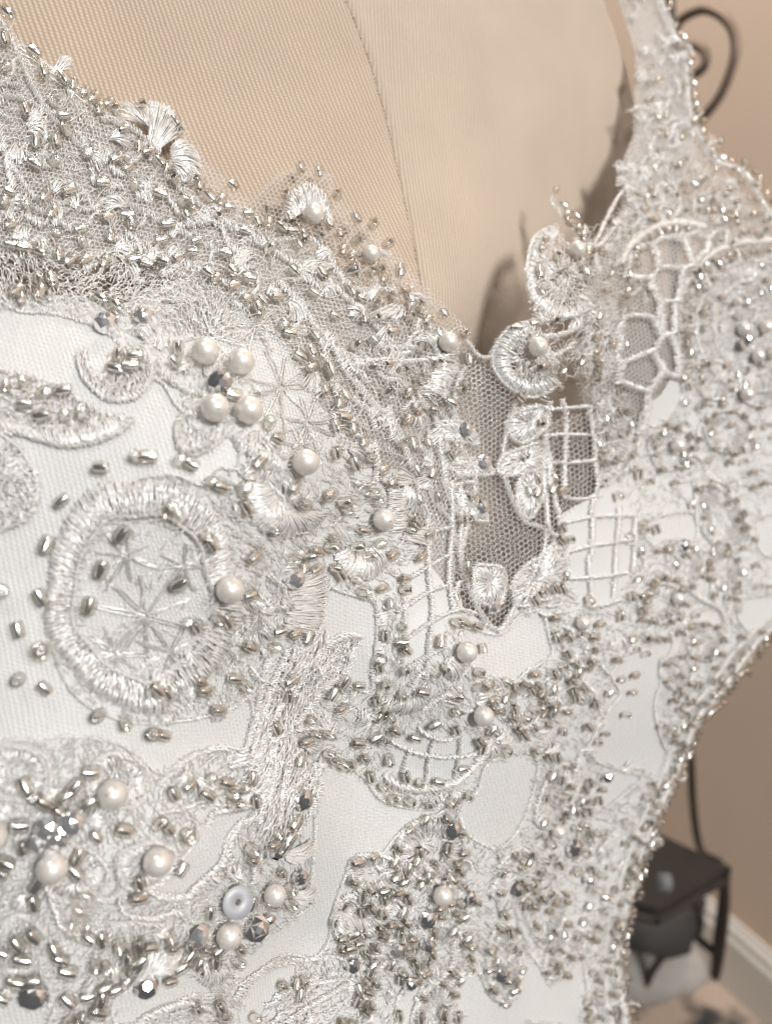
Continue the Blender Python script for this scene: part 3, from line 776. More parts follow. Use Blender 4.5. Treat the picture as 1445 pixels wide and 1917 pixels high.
# leaves and round motif on the left cup
def leaf(pts, inner=None, n=120, closed=True, fill=0, name="embroidered_leaf", flow=None, centre=None, w=8, r=0.075):
    b, done = motif(name)
    cord(b, pts, w, closed=closed, r=r)
    if inner is not None: satin(b, inner[0], inner[1], n, r=r)
    if fill: fuzz(b, pts, fill, flow=flow, centre=centre, ln=(8, 24), r=0.065, bow=.15)
    return done()
leaf(B((-40, 285), (60, 290), (150, 310), (250, 350), (320, 402), (380, 432), (450, 458), (505, 455), (470, 492), (420, 522), (330, 552), (240, 556), (160, 536), (80, 512), (-40, 490)),
     (B((-40, 440), (120, 480), (240, 490), (330, 470), (400, 445), (480, 455)), B((-40, 492), (80, 512), (160, 536), (240, 556), (330, 552), (420, 522), (505, 458))), 240, fill=420)
leaf(B((300, 225), (325, 205), (330, 240), (350, 290), (400, 300), (430, 215), (520, 210), (565, 240), (577, 290), (550, 340), (500, 380), (430, 388), (370, 360), (318, 300)), fill=330)
leaf(B((-60, 510), (10, 520), (70, 558), (120, 620), (150, 695), (140, 780), (100, 830), (40, 858), (-60, 860)), fill=900, name="embroidered_rosette", centre=B((-10, 690))[0])
leaf(B((745, 440), (695, 440), (668, 480), (668, 540), (690, 575), (740, 572), (790, 540), (805, 505)), closed=False, name="embroidered_petal", w=10)
leaf(B((600, 285), (650, 322), (700, 352), (765, 372)), closed=False, name="embroidered_petal")
leaf(B((870, 530), (920, 560), (1000, 590), (1040, 640)), (B((890, 520), (960, 545), (1040, 590)), B((880, 560), (940, 600), (1020, 650))), 60, closed=False, name="embroidered_petal")
leaf(B((1290, 500), (1350, 530), (1400, 600), (1412, 660), (1370, 700), (1320, 692)), closed=False, name="embroidered_petal")
# big medallion
b, done = motif("embroidered_medallion", "large round satin stitched medallion")
th = np.linspace(0, 2 * np.pi, 61)[:-1]
wob = 1 + 0.03 * np.sin(5 * th) + 0.02 * np.sin(9 * th + 1)
mo = [(264 + 176 * k * math.cos(a), 1110 + 214 * k * math.sin(a)) for a, k in zip(th, wob)]
mi = [(266 + 128 * k * math.cos(a), 1114 + 154 * k * math.sin(a)) for a, k in zip(th, wob)]
mm = [(265 + 150 * k * math.cos(a), 1112 + 184 * k * math.sin(a)) for a, k in zip(th, wob)]
satin(b, mi, mo, 760, r=0.085, arch=0.55, layers=1, closed=True, ragged=0.18, jit=1.2)
satin(b, mm, mo, 700, r=0.08, arch=0.35, h0=0.75, layers=1, closed=True, ragged=0.2, jit=1.2)
satin(b, mi, mm, 300, r=0.07, arch=0.3, h0=0.6, layers=1, closed=True, ragged=0.5, jit=2)
cord(b, mi, 8, closed=True, r=.07)
fuzz(b, mi, 90, ln=(10, 30), r=0.055, bow=.1, h0=(.1, .5))
done()
# fans in the middle
fan("embroidered_fan", B((1010, 700), (1060, 780), (1120, 790)), B((925, 690), (925, 760), (955, 835), (1010, 875), (1090, 890), (1165, 862), (1225, 800)), 260, r=0.075, arch=0.8, layers=3)
fan("embroidered_fan", B((1300, 930), (1340, 960), (1400, 930)), B((1250, 960), (1280, 1025), (1340, 1055), (1400, 1045), (1450, 1000)), 170, r=0.075, arch=0.8, layers=3)
fan("embroidered_fan", B((1060, 1060), (1080, 1130), (1060, 1230)), B((1200, 1010), (1225, 1100), (1190, 1260)), 200, r=0.075, arch=0.8, layers=2)
fan("embroidered_fan", Dz((800, 900), (850, 960)), Dz((760, 1000), (930, 1080)), 80, r=0.07)
fan("embroidered_fan", Dz((780, 1180), (830, 1120)), Dz((900, 1210), (930, 1130)), 80, r=0.07)
fan("embroidered_fan", Dz((720, 940), (730, 1140)), Dz((800, 930), (810, 1130)), 110, r=0.07)
fan("embroidered_scallop", Dz((940, 230), (970, 280), (940, 300)), Dz((850, 210), (900, 160), (980, 145), (1050, 190), (1070, 260), (1040, 320)), 150, r=0.075, arch=0.8)
fan("embroidered_petal", Dz((960, 330), (900, 440)), Dz((1060, 340), (990, 490)), 120, r=0.075, arch=0.7)
b, done = motif("corded_bars")
cord(b, Dz((640, 235), (740, 245), (850, 245)), 12); cord(b, Dz((600, 310), (720, 318), (860, 312), (920, 300)), 12)
cord(b, Dz((715, 530), (720, 600), (735, 680)), 12); cord(b, Dz((410, 170), (440, 240), (500, 330)), 9); cord(b, Dz((450, 440), (540, 500), (620, 560), (650, 640)), 5)
cord(b, Dz((640, 700), (655, 820), (650, 880)), 6); cord(b, Dz((720, 900), (725, 1000), (715, 1080)), 7); cord(b, Dz((500, 540), (520, 590), (540, 640)), 8)
cord(b, Dz((480, 330), (560, 430), (640, 520), (700, 560)), 6); cord(b, Dz((940, 560), (960, 650), (980, 800), (1000, 920)), 9)
done()
# leaf edged petals at the neckline notch
for pts in (Dz((960, 620), (1050, 605), (1110, 630), (1152, 715), (1080, 705), (990, 690)), Dz((1000, 800), (1120, 790), (1190, 810), (1232, 858), (1150, 875), (1040, 860)),
            Dz((1060, 960), (1110, 960), (1160, 1010), (1200, 1090), (1130, 1085), (1075, 1040)), E((1140, 170), (1200, 155), (1270, 170), (1290, 260), (1250, 350), (1150, 320)),
            F((130, 1200), (150, 1130), (220, 1090), (300, 1075), (335, 1130), (300, 1200), (200, 1262)), F((90, 1410), (110, 1330), (200, 1290), (290, 1260), (330, 1310), (300, 1380), (180, 1420)),
            G((190, 140), (230, 80), (290, 60), (310, 140), (300, 230), (240, 320), (200, 290), (180, 200)), G((160, 640), (210, 560), (300, 500), (390, 420), (430, 560), (400, 680), (300, 720), (190, 750), (165, 700))):
    b, done = motif("edge_petal")
    c0 = np.mean(pts, 0)
    cord(b, pts, 9, closed=True, r=0.08); pp = np.array(smooth_line(pts, n=30, closed=True)); satin(b, [tuple(c0 + (q_ - c0) * .1) for q_ in pp], [tuple(c0 + (q_ - c0) * .98) for q_ in pp], 120, r=.08, closed=True); fuzz(b, pts, int(20 + 0.03 * np.ptp(np.array(pts)[:, 0]) * np.ptp(np.array(pts)[:, 1])), ln=(8, 22), centre=c0, spread=.5, r=0.075)
    done()
# ---- lattices: each bar a twisted cord of its own
def lattice(bars, w=7, r=0.09, m='satin'):
    lat = thing("lattice", None, None); lat.parent = dress
    for p in bars:
        b = Bag(); cord(b, p, w, step=2.6, r=r, h0=0.5, arch=0.7, slant=0.5, jit=.7)
        b.build("lattice_bar", M[m], lat)
    return lat
lattice([E((905, -70), (912, 80), (915, 200), (932, 390), (915, 560), (905, 700)), E((790, 210), (800, 440), (790, 560), (790, 650)), E((1025, -260), (1030, -60), (1018, 120), (1015, 250), (1040, 380)),
         E((1065, -240), (1075, -60), (1065, 80), (1085, 160)), E((790, 240), (900, 170), (1030, 90)), E((760, 385), (800, 360), (910, 290), (1020, 250)), E((790, 525), (920, 440), (1050, 378), (1140, 392)), E((810, 652), (920, 592), (990, 560)),
         E((840, 20), (930, -10), (1020, -30))], 8)
lattice([E((870, 945), (920, 985), (1000, 1000), (1075, 980)), E((735, 1010), (820, 1050), (900, 1075), (1000, 1085), (1110, 1080), (1190, 1050)), E((830, 1050), (800, 1130), (790, 1180)), E((945, 1005), (922, 1090), (910, 1200)), E((1078, 985), (1070, 1090), (1050, 1180)), E((890, 850), (960, 800), (1020, 780))], 7)
b, done = motif("scalloped_cord"); cord(b, E((700, 1200), (780, 1242), (880, 1252), (980, 1238), (1080, 1195), (1170, 1105), (1225, 1000)), 16, r=0.09); done()
fan("embroidered_fan", E((770, 790), (860, 790)), E((720, 830), (780, 880), (880, 860)), 110, r=0.075); fan("embroidered_fan", E((1000, 620), (1030, 600)), E((1000, 700), (1060, 710), (1100, 640)), 100, r=0.075)
lattice([F((400, 1040), (420, 1150), (415, 1290), (412, 1420), (415, 1500)), F((530, 1080), (560, 1250), (570, 1400), (580, 1460)), F((335, 1092), (440, 1085), (545, 1080)), F((330, 1222), (420, 1218), (525, 1220)), F((335, 1358), (450, 1358), (575, 1345)), F((400, 1525), (470, 1540), (580, 1520)), F((340, 1050), (320, 1200), (330, 1350), (345, 1500))], 8)
lattice([G((415, 342), (560, 312), (765, 305)), G((430, 480), (560, 452), (745, 425)), G((420, 612), (580, 606), (725, 585)), G((540, 752), (620, 740), (690, 715)), G((590, 100), (545, 280), (550, 330), (545, 480), (530, 540), (545, 690)), G((680, 260), (680, 330), (665, 500), (655, 700)), G((760, 300), (760, 420), (750, 570)),
         G((300, -10), (320, 200), (340, 380), (415, 430), (430, 610)), G((340, 0), (350, 150), (390, 330))], 8)
# ---- open honeycomb of thick corded cells on the right cup
HON=1
hon = thing("honeycomb_net", None, None); hon.parent = dress
for pts in (F((720, 445), (738, 360), (800, 300), (850, 290)), F((850, 290), (868, 345), (870, 405), (842, 460)), F((850, 290), (900, 262), (1000, 252), (1062, 235)), F((1000, 252), (1030, 330), (1052, 395)), F((870, 405), (935, 405), (1000, 405), (1052, 395), (1090, 440)), F((1062, 235), (1112, 262), (1125, 310), (1082, 352), (1052, 395)), F((1125, 262), (1165, 225), (1205, 232), (1215, 280)),
            F((842, 460), (862, 520), (888, 568), (930, 568), (975, 560)), F((1000, 405), (985, 480), (975, 560), (1000, 500), (1030, 470)), F((720, 455), (790, 455), (842, 460)), F((888, 568), (875, 640), (850, 650), (780, 638), (710, 650), (672, 725)), F((888, 568), (892, 650), (890, 730)), F((955, 575), (955, 650), (950, 722), (890, 735)),
            F((850, 650), (880, 720), (890, 735), (860, 795), (835, 815)), F((672, 725), (690, 770), (670, 830), (690, 880)), F((835, 815), (760, 845), (690, 880), (680, 960)), F((835, 815), (870, 850), (892, 905), (870, 950), (825, 1010)), F((680, 960), (750, 985), (825, 1010)), F((825, 1010), (822, 1080), (815, 1130), (790, 1210)), F((890, 735), (930, 738), (962, 790), (975, 870), (960, 935), (892, 910)), F((960, 935), (1000, 930))):
    b = Bag(); cord(b, pts, 12, step=2.4, r=0.10, h0=0.5, arch=1.0, slant=.5, jit=1.0); b.build("net_cord", M['satin'], hon)
# ---- right cup scallops
def scal(outer, inner, n, fillpoly=None, fill=0, name="embroidered_scallop", ctr=None):
    b, done = motif(name); satin(b, inner, outer, n, r=0.085, arch=.7); cord(b, outer, 8, r=.085)
    if fillpoly: fuzz(b, fillpoly, fill, ln=(8, 24), r=.075, centre=ctr)
    return done()
scal(F((370, 205), (290, 240), (250, 310), (233, 420), (250, 530), (300, 602), (380, 642), (460, 642), (545, 600)), F((370, 250), (320, 280), (290, 340), (275, 420), (290, 510), (340, 560), (400, 590), (460, 590), (530, 560)), 300, F((370, 220), (260, 320), (240, 430), (260, 530), (400, 630), (540, 590), (560, 400), (450, 300)), 360, ctr=F((440, 430))[0])
scal(F((260, 668), (150, 700), (82, 780), (62, 860), (100, 942), (170, 1002), (250, 1032), (330, 1002), (385, 960)), F((260, 720), (180, 770), (150, 830), (160, 890), (210, 940), (270, 960), (340, 930)), 320, F((260, 670), (80, 780), (70, 880), (170, 1000), (330, 1000), (380, 900), (300, 720)), 420, ctr=F((270, 830))[0])
b, done = motif("corded_bars")
for p, w_ in ((F((310, 745), (400, 732), (490, 690)), 12), (F((350, 835), (430, 795), (505, 705)), 9), (F((320, 300), (312, 400), (345, 490), (420, 535)), 8), (F((690, 385), (720, 320), (770, 265), (880, 195), (1000, 185), (1100, 200)), 24), (F((1052, 420), (1110, 350), (1180, 310), (1280, 280), (1445, 265)), 22),
              (F((700, 30), (640, 130), (580, 260)), 7), (F((680, 60), (620, 170), (560, 290)), 5), (G((1150, 160), (1240, 220), (1300, 300), (1340, 400)), 16), (G((930, 500), (960, 580), (1060, 700), (1180, 770), (1210, 880), (1160, 980)), 10), (G((890, 1000), (890, 1080), (940, 1150)), 8), (G((1300, 600), (1250, 700), (1210, 800)), 10), (G((1060, 160), (1070, 330), (1140, 440)), 8),
              (G((500, 1110), (560, 1180)), 9), (G((590, 1040), (640, 1090)), 9), (H((1160, 60), (1130, 180), (1100, 260)), 8), (H((1230, 330), (1200, 400), (1150, 450)), 9), (H((500, 400), (540, 330), (620, 290)), 9), (H((490, 430), (530, 480), (540, 530)), 14), (H((330, 520), (345, 450), (420, 430), (480, 440)), 8), (H((270, 660), (300, 590), (360, 560)), 8),
              (H((0, 860), (60, 830), (180, 805), (280, 790), (340, 830)), 7), (H((60, 940), (160, 900), (320, 870)), 7), (H((100, 1030), (220, 950), (330, 890)), 7), (H((560, 1010), (590, 930), (650, 880), (700, 820), (710, 720)), 8), (H((840, 560), (880, 470), (900, 400)), 9), (H((970, 1030), (1100, 1040)), 7)):
    cord(b, p, w_, r=.085)
done()
fan("embroidered_petal", H((330, 700), (400, 720)), H((280, 690), (310, 640), (380, 640)), 60, r=.08); fan("embroidered_petal", H((350, 720), (390, 720)), H((330, 690), (400, 690)), 40, r=.08)
fan("embroidered_petal", H((90, 420), (110, 450)), H((190, 372), (208, 410), (130, 450)), 90, r=0.08, arch=.8); fan("embroidered_petal", H((120, 560), (125, 595)), H((190, 535), (210, 565), (160, 605)), 90, r=0.08, arch=.8)
# ---- stems: bundles of corded lines running down the left cup
b, done = motif("embroidered_stems")
for p, w_ in ((E((300, 500), (270, 650), (220, 780), (150, 900), (100, 1020), (60, 1130), (30, 1280)), 8), (E((330, 560), (300, 680), (260, 760), (180, 850)), 6), (E((220, 560), (130, 760), (90, 880), (60, 1000), (30, 1150)), 7), (E((380, 950), (280, 960), (180, 1000), (120, 1150), (110, 1300)), 7), (E((340, 1010), (240, 1100), (200, 1250), (170, 1400)), 6),
              (E((120, 600), (80, 800), (40, 960), (0, 1100)), 7), (E((360, 1120), (340, 1220), (270, 1350), (230, 1450)), 10), (E((400, 640), (380, 750), (320, 850), (250, 930)), 8), (C((940, 180), (960, 260), (960, 330), (990, 420)), 9), (C((1000, 160), (1020, 300), (1000, 420), (960, 520)), 9), (C((1180, 320), (1190, 400), (1150, 490), (1110, 560)), 9)):
    cord(b, p, w_, r=.075)
fuzz(b, E((300, 480), (420, 500), (380, 700), (300, 900), (150, 1200), (170, 1419), (40, 1419), (20, 1200), (90, 850)), 420, flow=112, spread=.18, ln=(20, 52), r=.075, bow=.05)
fuzz(b, C((950, 120), (1060, 120), (1130, 330), (1190, 330), (1170, 460), (1080, 620), (980, 640), (960, 500), (1000, 400), (950, 300)), 420, flow=104, spread=.18, ln=(20, 52), r=.075, bow=.05)
done()
leaf(E((355, 640), (372, 590), (430, 540), (500, 505), (588, 508), (548, 562), (520, 640), (490, 692), (440, 722), (400, 752), (380, 690)), fill=260, flow=-50, w=12)
leaf(E((600, 300), (660, 360), (690, 560), (670, 780), (640, 960), (600, 1060)), closed=False, name="corded_column", w=9)
b, done = motif("satin_blocks")
for x, y in ((688, 410), (680, 555), (665, 690), (690, 420), (655, 900)):
    p = E((x - 28, y - 22), (x - 28, y + 22)); p2 = E((x + 28, y - 30), (x + 28, y + 14)); satin(b, p, p2, 36, r=.075)
done()
# ---- lower left scrolls
b, done = motif("embroidered_scroll")
for p, w_ in ((C((590, 380), (660, 320), (720, 270), (800, 252), (850, 258), (845, 300), (880, 300)), 9), (C((860, 320), (920, 310), (970, 330), (980, 400), (970, 480)), 12), (C((600, 490), (660, 480), (720, 460)), 11), (C((770, 530), (800, 490), (860, 480), (940, 460)), 11), (C((960, 500), (900, 530), (860, 580), (840, 650), (800, 700), (740, 750), (690, 810), (690, 880)), 9),
              (C((540, 770), (600, 800), (690, 800), (760, 740)), 9), (C((440, 810), (470, 860), (560, 875), (640, 860), (690, 870)), 9), (C((360, 800), (420, 800), (450, 740), (430, 660)), 9), (C((200, 820), (230, 900), (300, 950), (380, 980)), 10), (C((210, 720), (190, 790), (220, 870)), 9), (C((420, 900), (500, 890), (600, 900)), 6), (C((0, 240), (100, 240), (170, 270), (190, 340), (190, 400)), 12), (C((430, 270), (500, 290), (540, 340), (540, 400)), 14),
              (C((880, 1180), (940, 1110), (1040, 1050), (1130, 1040)), 9), (C((520, 1265), (600, 1220), (700, 1200), (780, 1230)), 9), (C((560, 620), (640, 620)), 8), (C((200, 560), (280, 600), (320, 660), (240, 720)), 10)):
    cord(b, p, w_, r=.07)
done()
fan("embroidered_fan", C((480, 1140), (560, 1080)), C((560, 1010), (680, 1000), (700, 1060)), 150, r=.065); fan("embroidered_fan", C((760, 1050), (830, 1060)), C((740, 1120), (800, 1150), (850, 1090)), 80, r=.07)
fan("embroidered_petal", C((480, 360), (490, 430)), C((530, 340), (545, 410)), 60, r=.07)
fan("embroidered_petal", C((310, 1130), (300, 1180)), C((350, 1090), (370, 1170)), 40, r=.07)

# ---- small satin petals worked all over the lace
def petals(poly, n, size, holes, r=0.075):
    p = np.array(poly); lo, hi = p.min(0), p.max(0); b = Bag(); k = 0
    for _ in range(n * 12):
        if k >= n: break
        x, y = rng.uniform(lo, hi)
        if not inside(np.array([x]), np.array([y]), poly)[0] or any(inside(np.array([x]), np.array([y]), h)[0] for h in holes): continue
        k += 1
        a = rng.uniform(0, 2 * math.pi); L = rng.uniform(*size); w_ = L * rng.uniform(.35, .6)
        c, s = math.cos(a), math.sin(a)
        tr = lambda u, v: (x + u * c - v * s, y + u * s + v * c)
        if rng.random() < .6:
            satin(b, [tr(0, -w_ * .25), tr(0, w_ * .25)], [tr(L * .7, -w_), tr(L, 0), tr(L * .7, w_)], int(L * 1.1), r=r, arch=.6, layers=1)
        else:
            cord(b, [tr(-L * .7, 0), tr(0, w_ * .5), tr(L * .7, 0)], L * .32, r=r, arch=.7)
    o = b.build("embroidered_petals", M['satin'], dress); o["kind"] = "stuff"
petals(up, 170, (20, 44), [VHOLE, LAT_V])
petals(cupL, 190, (20, 42), BARE + NETS)
petals(F((540, 1000), (700, 1000), (780, 1180), (720, 1400), (590, 1480), (570, 1200)), 14, (14, 30), [], r=.085)
petals(STRAP, 70, (14, 30), [], r=0.09)
petals(rgt, 330, (16, 34), BARE + NETS, r=0.085)

# corded edges where the lace motifs end on bare cloth
b, done = motif("lace_edging")
for poly in BARE:
    pts = smooth_line(poly, step=3.2, closed=True)
    pts = pts[inside(pts[:, 0], pts[:, 1], [(-300, -100), (1600, -100), (1600, 2150), (-300, 2150)])]
    if len(pts) > 8: cord(b, pts[::3], 5.5, r=.065, h0=.25, arch=.45)
done()

# ---- beaded sprays: outlined petals, one part each
SPRAYS = []
def spray(pts, w=8, r=.08, inner=.4):
    p = np.array(smooth_line(pts, n=40, closed=True)); c0 = p.mean(0)
    b, done = motif("embroidered_petal")
    cord(b, pts, w, closed=True, r=r, arch=.9)
    inn = [tuple(c0 + (q_ - c0) * inner) for q_ in p]; out = [tuple(c0 + (q_ - c0) * .97) for q_ in p]
    per = np.linalg.norm(np.diff(p, axis=0), axis=1).sum()
    satin(b, inn, out, int(per * .75), r=r * .85, arch=.5, layers=1, ragged=.2, closed=True)
    done()
for pts in (H((340, 520), (330, 460), (380, 430), (450, 430), (500, 470), (520, 540), (450, 560), (380, 560)), H((500, 400), (540, 330), (640, 285), (720, 330), (740, 420), (700, 500), (620, 520), (540, 480)),
            H((270, 660), (300, 590), (380, 560), (500, 590), (540, 640), (480, 680), (380, 700), (290, 720)), H((300, 760), (340, 700), (450, 690), (520, 720), (480, 800), (400, 830), (310, 820)),
            H((620, 700), (700, 690), (740, 760), (740, 850), (660, 900), (600, 850)), H((640, 560), (740, 540), (780, 590), (740, 640), (650, 640)),
            H((860, 560), (870, 470), (930, 410), (1000, 440), (1010, 520), (940, 600), (880, 640)), H((960, 600), (1040, 560), (1110, 600), (1080, 700), (1000, 720)), H((1000, 300), (1040, 160), (1100, 100), (1150, 160), (1120, 260), (1050, 330)),
            H((830, 760), (860, 690), (920, 690), (940, 800), (930, 930), (860, 950), (830, 880)), H((1030, 850), (1060, 740), (1120, 700), (1180, 720), (1150, 800), (1070, 870)), H((570, 1010), (590, 930), (650, 880), (700, 920), (700, 1040), (600, 1080)),
            C((330, 420), (350, 300), (440, 260), (530, 310), (545, 400), (480, 470)), C((150, 430), (170, 300), (90, 240), (-20, 250), (-20, 400)), C((230, 620), (330, 620), (400, 700), (350, 800), (220, 800), (170, 720)), C((450, 640), (560, 600), (640, 640), (620, 720), (540, 770), (450, 740)),
            G((780, 700), (860, 640), (960, 660), (990, 760), (900, 830), (800, 800)), G((1060, 180), (1150, 160), (1250, 240), (1330, 400), (1250, 470), (1130, 420)), G((920, 470), (1000, 430), (1090, 520), (1060, 640), (960, 620)), G((1120, 480), (1240, 500), (1280, 600), (1200, 660), (1110, 590)),
            G((1020, 850), (1120, 830), (1190, 900), (1150, 1000), (1040, 990)), G((900, 1020), (980, 990), (1040, 1060), (1000, 1160), (920, 1130)), G((340, 1080), (420, 1040), (480, 1120), (450, 1240), (350, 1230)), G((420, 900), (500, 860), (560, 940), (520, 1040), (430, 1010)), G((130, 1150), (230, 1120), (300, 1200), (260, 1320), (150, 1330)), G((20, 1130), (80, 1110), (110, 1200), (60, 1260)),
            F((1100, 420), (1200, 370), (1330, 370), (1400, 450), (1330, 560), (1180, 560)), F((1050, 900), (1150, 860), (1250, 920), (1230, 1020), (1110, 1040)), F((1290, 900), (1400, 880), (1460, 980), (1400, 1080), (1290, 1040)), F((830, 1250), (930, 1180), (1030, 1240), (1010, 1360), (880, 1390)), F((1100, 1150), (1230, 1100), (1330, 1170), (1290, 1290), (1150, 1290)), F((600, 1150), (680, 1120), (740, 1220), (700, 1340), (600, 1320)),
            F((760, 60), (880, 20), (980, 60), (960, 150), (830, 170)), F((1060, 60), (1180, 40), (1270, 110), (1200, 180), (1080, 160))):
    spray(pts); SPRAYS.append(pts)
b, done = motif("embroidered_medallion", "round lace medallion under four pearls on the far cup")
th = np.linspace(0, 2 * np.pi, 41)[:-1]
mo = [(1408 + 108 * math.cos(a), 612 + 122 * math.sin(a)) for a in th]; mi = [(1408 + 76 * math.cos(a), 614 + 88 * math.sin(a)) for a in th]
satin(b, mi, mo, 420, r=.08, arch=.5, closed=True, ragged=.2); cord(b, mo, 10, closed=True); cord(b, mi, 7, closed=True)
done()

# flowing corded lines of the neckline lace
b, done = motif("corded_scrollwork")
top_l = smooth_line([(-40, -20), (60, 100), (190, 205), (340, 335), (520, 430), (640, 470), (760, 560), (850, 660), (860, 800), (870, 960)], n=60)
bot_l = smooth_line([(-40, 500), (120, 520), (250, 530), (400, 540), (520, 630), (590, 730), (660, 810), (720, 900), (780, 990), (830, 1080)], n=60)
for t in (.12, .34, .58, .82):
    k0 = 0
    while k0 < 52:
        k1 = min(59, k0 + int(rng.integers(8, 18)))
        tt = t + .10 * np.sin(np.linspace(rng.uniform(0, 6), rng.uniform(6, 12), k1 - k0 + 1))
        seg = top_l[k0:k1 + 1] * (1 - tt[:, None]) + bot_l[k0:k1 + 1] * tt[:, None]
        if len(seg) > 3: cord(b, seg, rng.uniform(5, 9), r=.075)
        k0 = k1 + int(rng.integers(1, 5))
done()

b, done = motif("neckline_cord")
cord(b, [(880, 668), (852, 720), (846, 780), (860, 840), (884, 900), (870, 985), (858, 1040), (870, 1095), (905, 1165), (932, 1184)], 9, r=.08)
cord(b, [(935, 680), (962, 740), (946, 800), (936, 870), (952, 930), (978, 978), (1014, 992), (1012, 1035), (985, 1085), (950, 1150), (932, 1182)], 9, r=.08)
cord(b, [(872, 640), (895, 668), (915, 668), (935, 640)], 10, r=.08); cord(b, [(1028, 372), (1048, 402), (1080, 440), (1115, 464), (1150, 425)], 8, r=.08)
done()

b, done = motif("side_edging")
cord(b, [(1520, 1112), (1432, 1180), (1388, 1230), (1340, 1298), (1300, 1342), (1258, 1446), (1218, 1536), (1188, 1616), (1168, 1696), (1150, 1776), (1156, 1856), (1168, 1917), (1178, 2050)], 20, r=.085, arch=1.0)
cord(b, [(1410, 1178), (1362, 1228), (1314, 1296), (1276, 1342), (1236, 1446), (1196, 1536), (1166, 1616), (1145, 1700), (1128, 1776), (1130, 1856), (1140, 1917)], 14, r=.08, arch=.8)
cord(b, [(1232, 0), (1254, 62), (1278, 104), (1290, 220), (1336, 300), (1390, 326), (1432, 394), (1510, 482)], 14, r=.085, arch=.8)
done()
# ------------------------------------------------------------------ beads, pearls, crystals, sequins
def revolve(profile, seg, cap=True):
    """profile (radius, z) -> verts, list of face arrays, around z"""
    pr = np.array(profile, float); n = len(pr)
    a = 2 * np.pi * np.arange(seg) / seg
    V = np.stack([pr[:, None, 0] * np.cos(a), pr[:, None, 0] * np.sin(a), np.broadcast_to(pr[:, None, 1], (n, seg))], -1).reshape(-1, 3)
    idx = np.arange(n * seg).reshape(n, seg)
    q = np.stack([idx[:-1], np.roll(idx[:-1], -1, 1), np.roll(idx[1:], -1, 1), idx[1:]], -1).reshape(-1, 4)
    return V, q
BL, BR = 1.08, 0.88       # half length, radius of a seed bead
prof = [(0.40, -BL * .84), (0.62, -BL * .97), (0.78, -BL * .88), (0.86, -BL * .6), (BR, 0), (0.86, BL * .6), (0.78, BL * .88), (0.62, BL * .97), (0.40, BL * .84)]
gv, gq = revolve(prof + [(0.40, -BL * .84)], 14)
sv, sq = revolve([(0.34, -BL * .84), (0.445, -BL * .86), (0.455, -BL * .82), (0.535, -BL * .42), (0.565, 0), (0.535, BL * .42), (0.455, BL * .82), (0.445, BL * .86), (0.34, BL * .84), (0.33, -BL * .84)], 16)
BEAD_V = np.vstack([gv, sv]); BEAD_Q = [gq, sq + len(gv)]
g2, k2 = revolve(prof + [(0.40, -BL * .84)], 9); s2, j2 = revolve([(0.445, -BL * .86), (0.535, -BL * .42), (0.565, 0), (0.535, BL * .42), (0.445, BL * .86)], 9)
LITE_V = np.vstack([g2, s2]); LITE_Q = [k2, j2 + len(g2)]
def mesh_only(name, v, faces, mats, smooth=True):
    o = obj(name, v, faces, mats, smooth=smooth); me = o.data
    bpy.data.objects.remove(o); return me
bead_me = mesh_only("seed_bead", BEAD_V, BEAD_Q, [M['glass'], M['silver']])
# facet-edge sharpness on the silver tube is hidden inside the glass; shade smooth
PR = 1.76
th = np.linspace(0.0, np.pi, 17)
pv, pq = revolve([(max(math.sin(t), 0.06) * PR, -math.cos(t) * PR) for t in th], 28)
pearl_me = mesh_only("pearl", pv, [pq], [M['pearl']])
# round cut crystal: table, crown, girdle, pavilion
def gem(R, seg=8):
    rings = [(0.34 * R, 0.66 * R, 0.5), (0.70 * R, 0.47 * R, 0.0), (1.0 * R, 0.12 * R, 0.5), (1.0 * R, 0.0, 0.0), (0.5 * R, -0.45 * R, 0.5)]
    V = []
    for r_, z, ph in rings:
        a = 2 * np.pi * (np.arange(seg) + ph) / seg
        V.append(np.stack([r_ * np.cos(a), r_ * np.sin(a), np.full(seg, z)], -1))
    V = np.vstack(V); f3 = []
    for k in range(len(rings) - 1):
        sh = rings[k][2] > 0
        for i in range(seg):
            a, b = k * seg + i, k * seg + (i + 1) % seg
            j = (i + 1) % seg if sh else i
            c, d = (k + 1) * seg + j, (k + 1) * seg + (i if sh else (i - 1) % seg)
            f3.append((a, d, c)); f3.append((a, c, b)) if sh else f3.append((a, c, b))
    tb = np.array([list(range(seg))])
    return V, [tb, np.array(f3)]
cv, cf = gem(1.7)
crystal_me = mesh_only("crystal", cv, [cf], [M['crystal']], smooth=False)
clear_me = mesh_only("clear_crystal", cv, [cf], [M['clear']], smooth=False)
sqv, sqf = gem(1.9, 4)
square_me = mesh_only("square_crystal", sqv, [sqf], [M['crystal']], smooth=False)
qv, qq = revolve([(0.42, 0.02), (0.44, 0.045), (2.17, 0.035), (2.2, 0.0), (2.17, -0.03), (0.44, -0.02), (0.42, 0.02)], 32)
sequin_me = mesh_only("sequin", qv, [qq], [M['sequin']])
rv, rq = revolve([(0.55 + 0.42 * math.cos(t) + 0.25, 0.45 * math.sin(t)) for t in np.linspace(0, 2 * np.pi, 13)], 22)
ring_me = mesh_only("glass_ring", rv, [rq], [M['glass']])

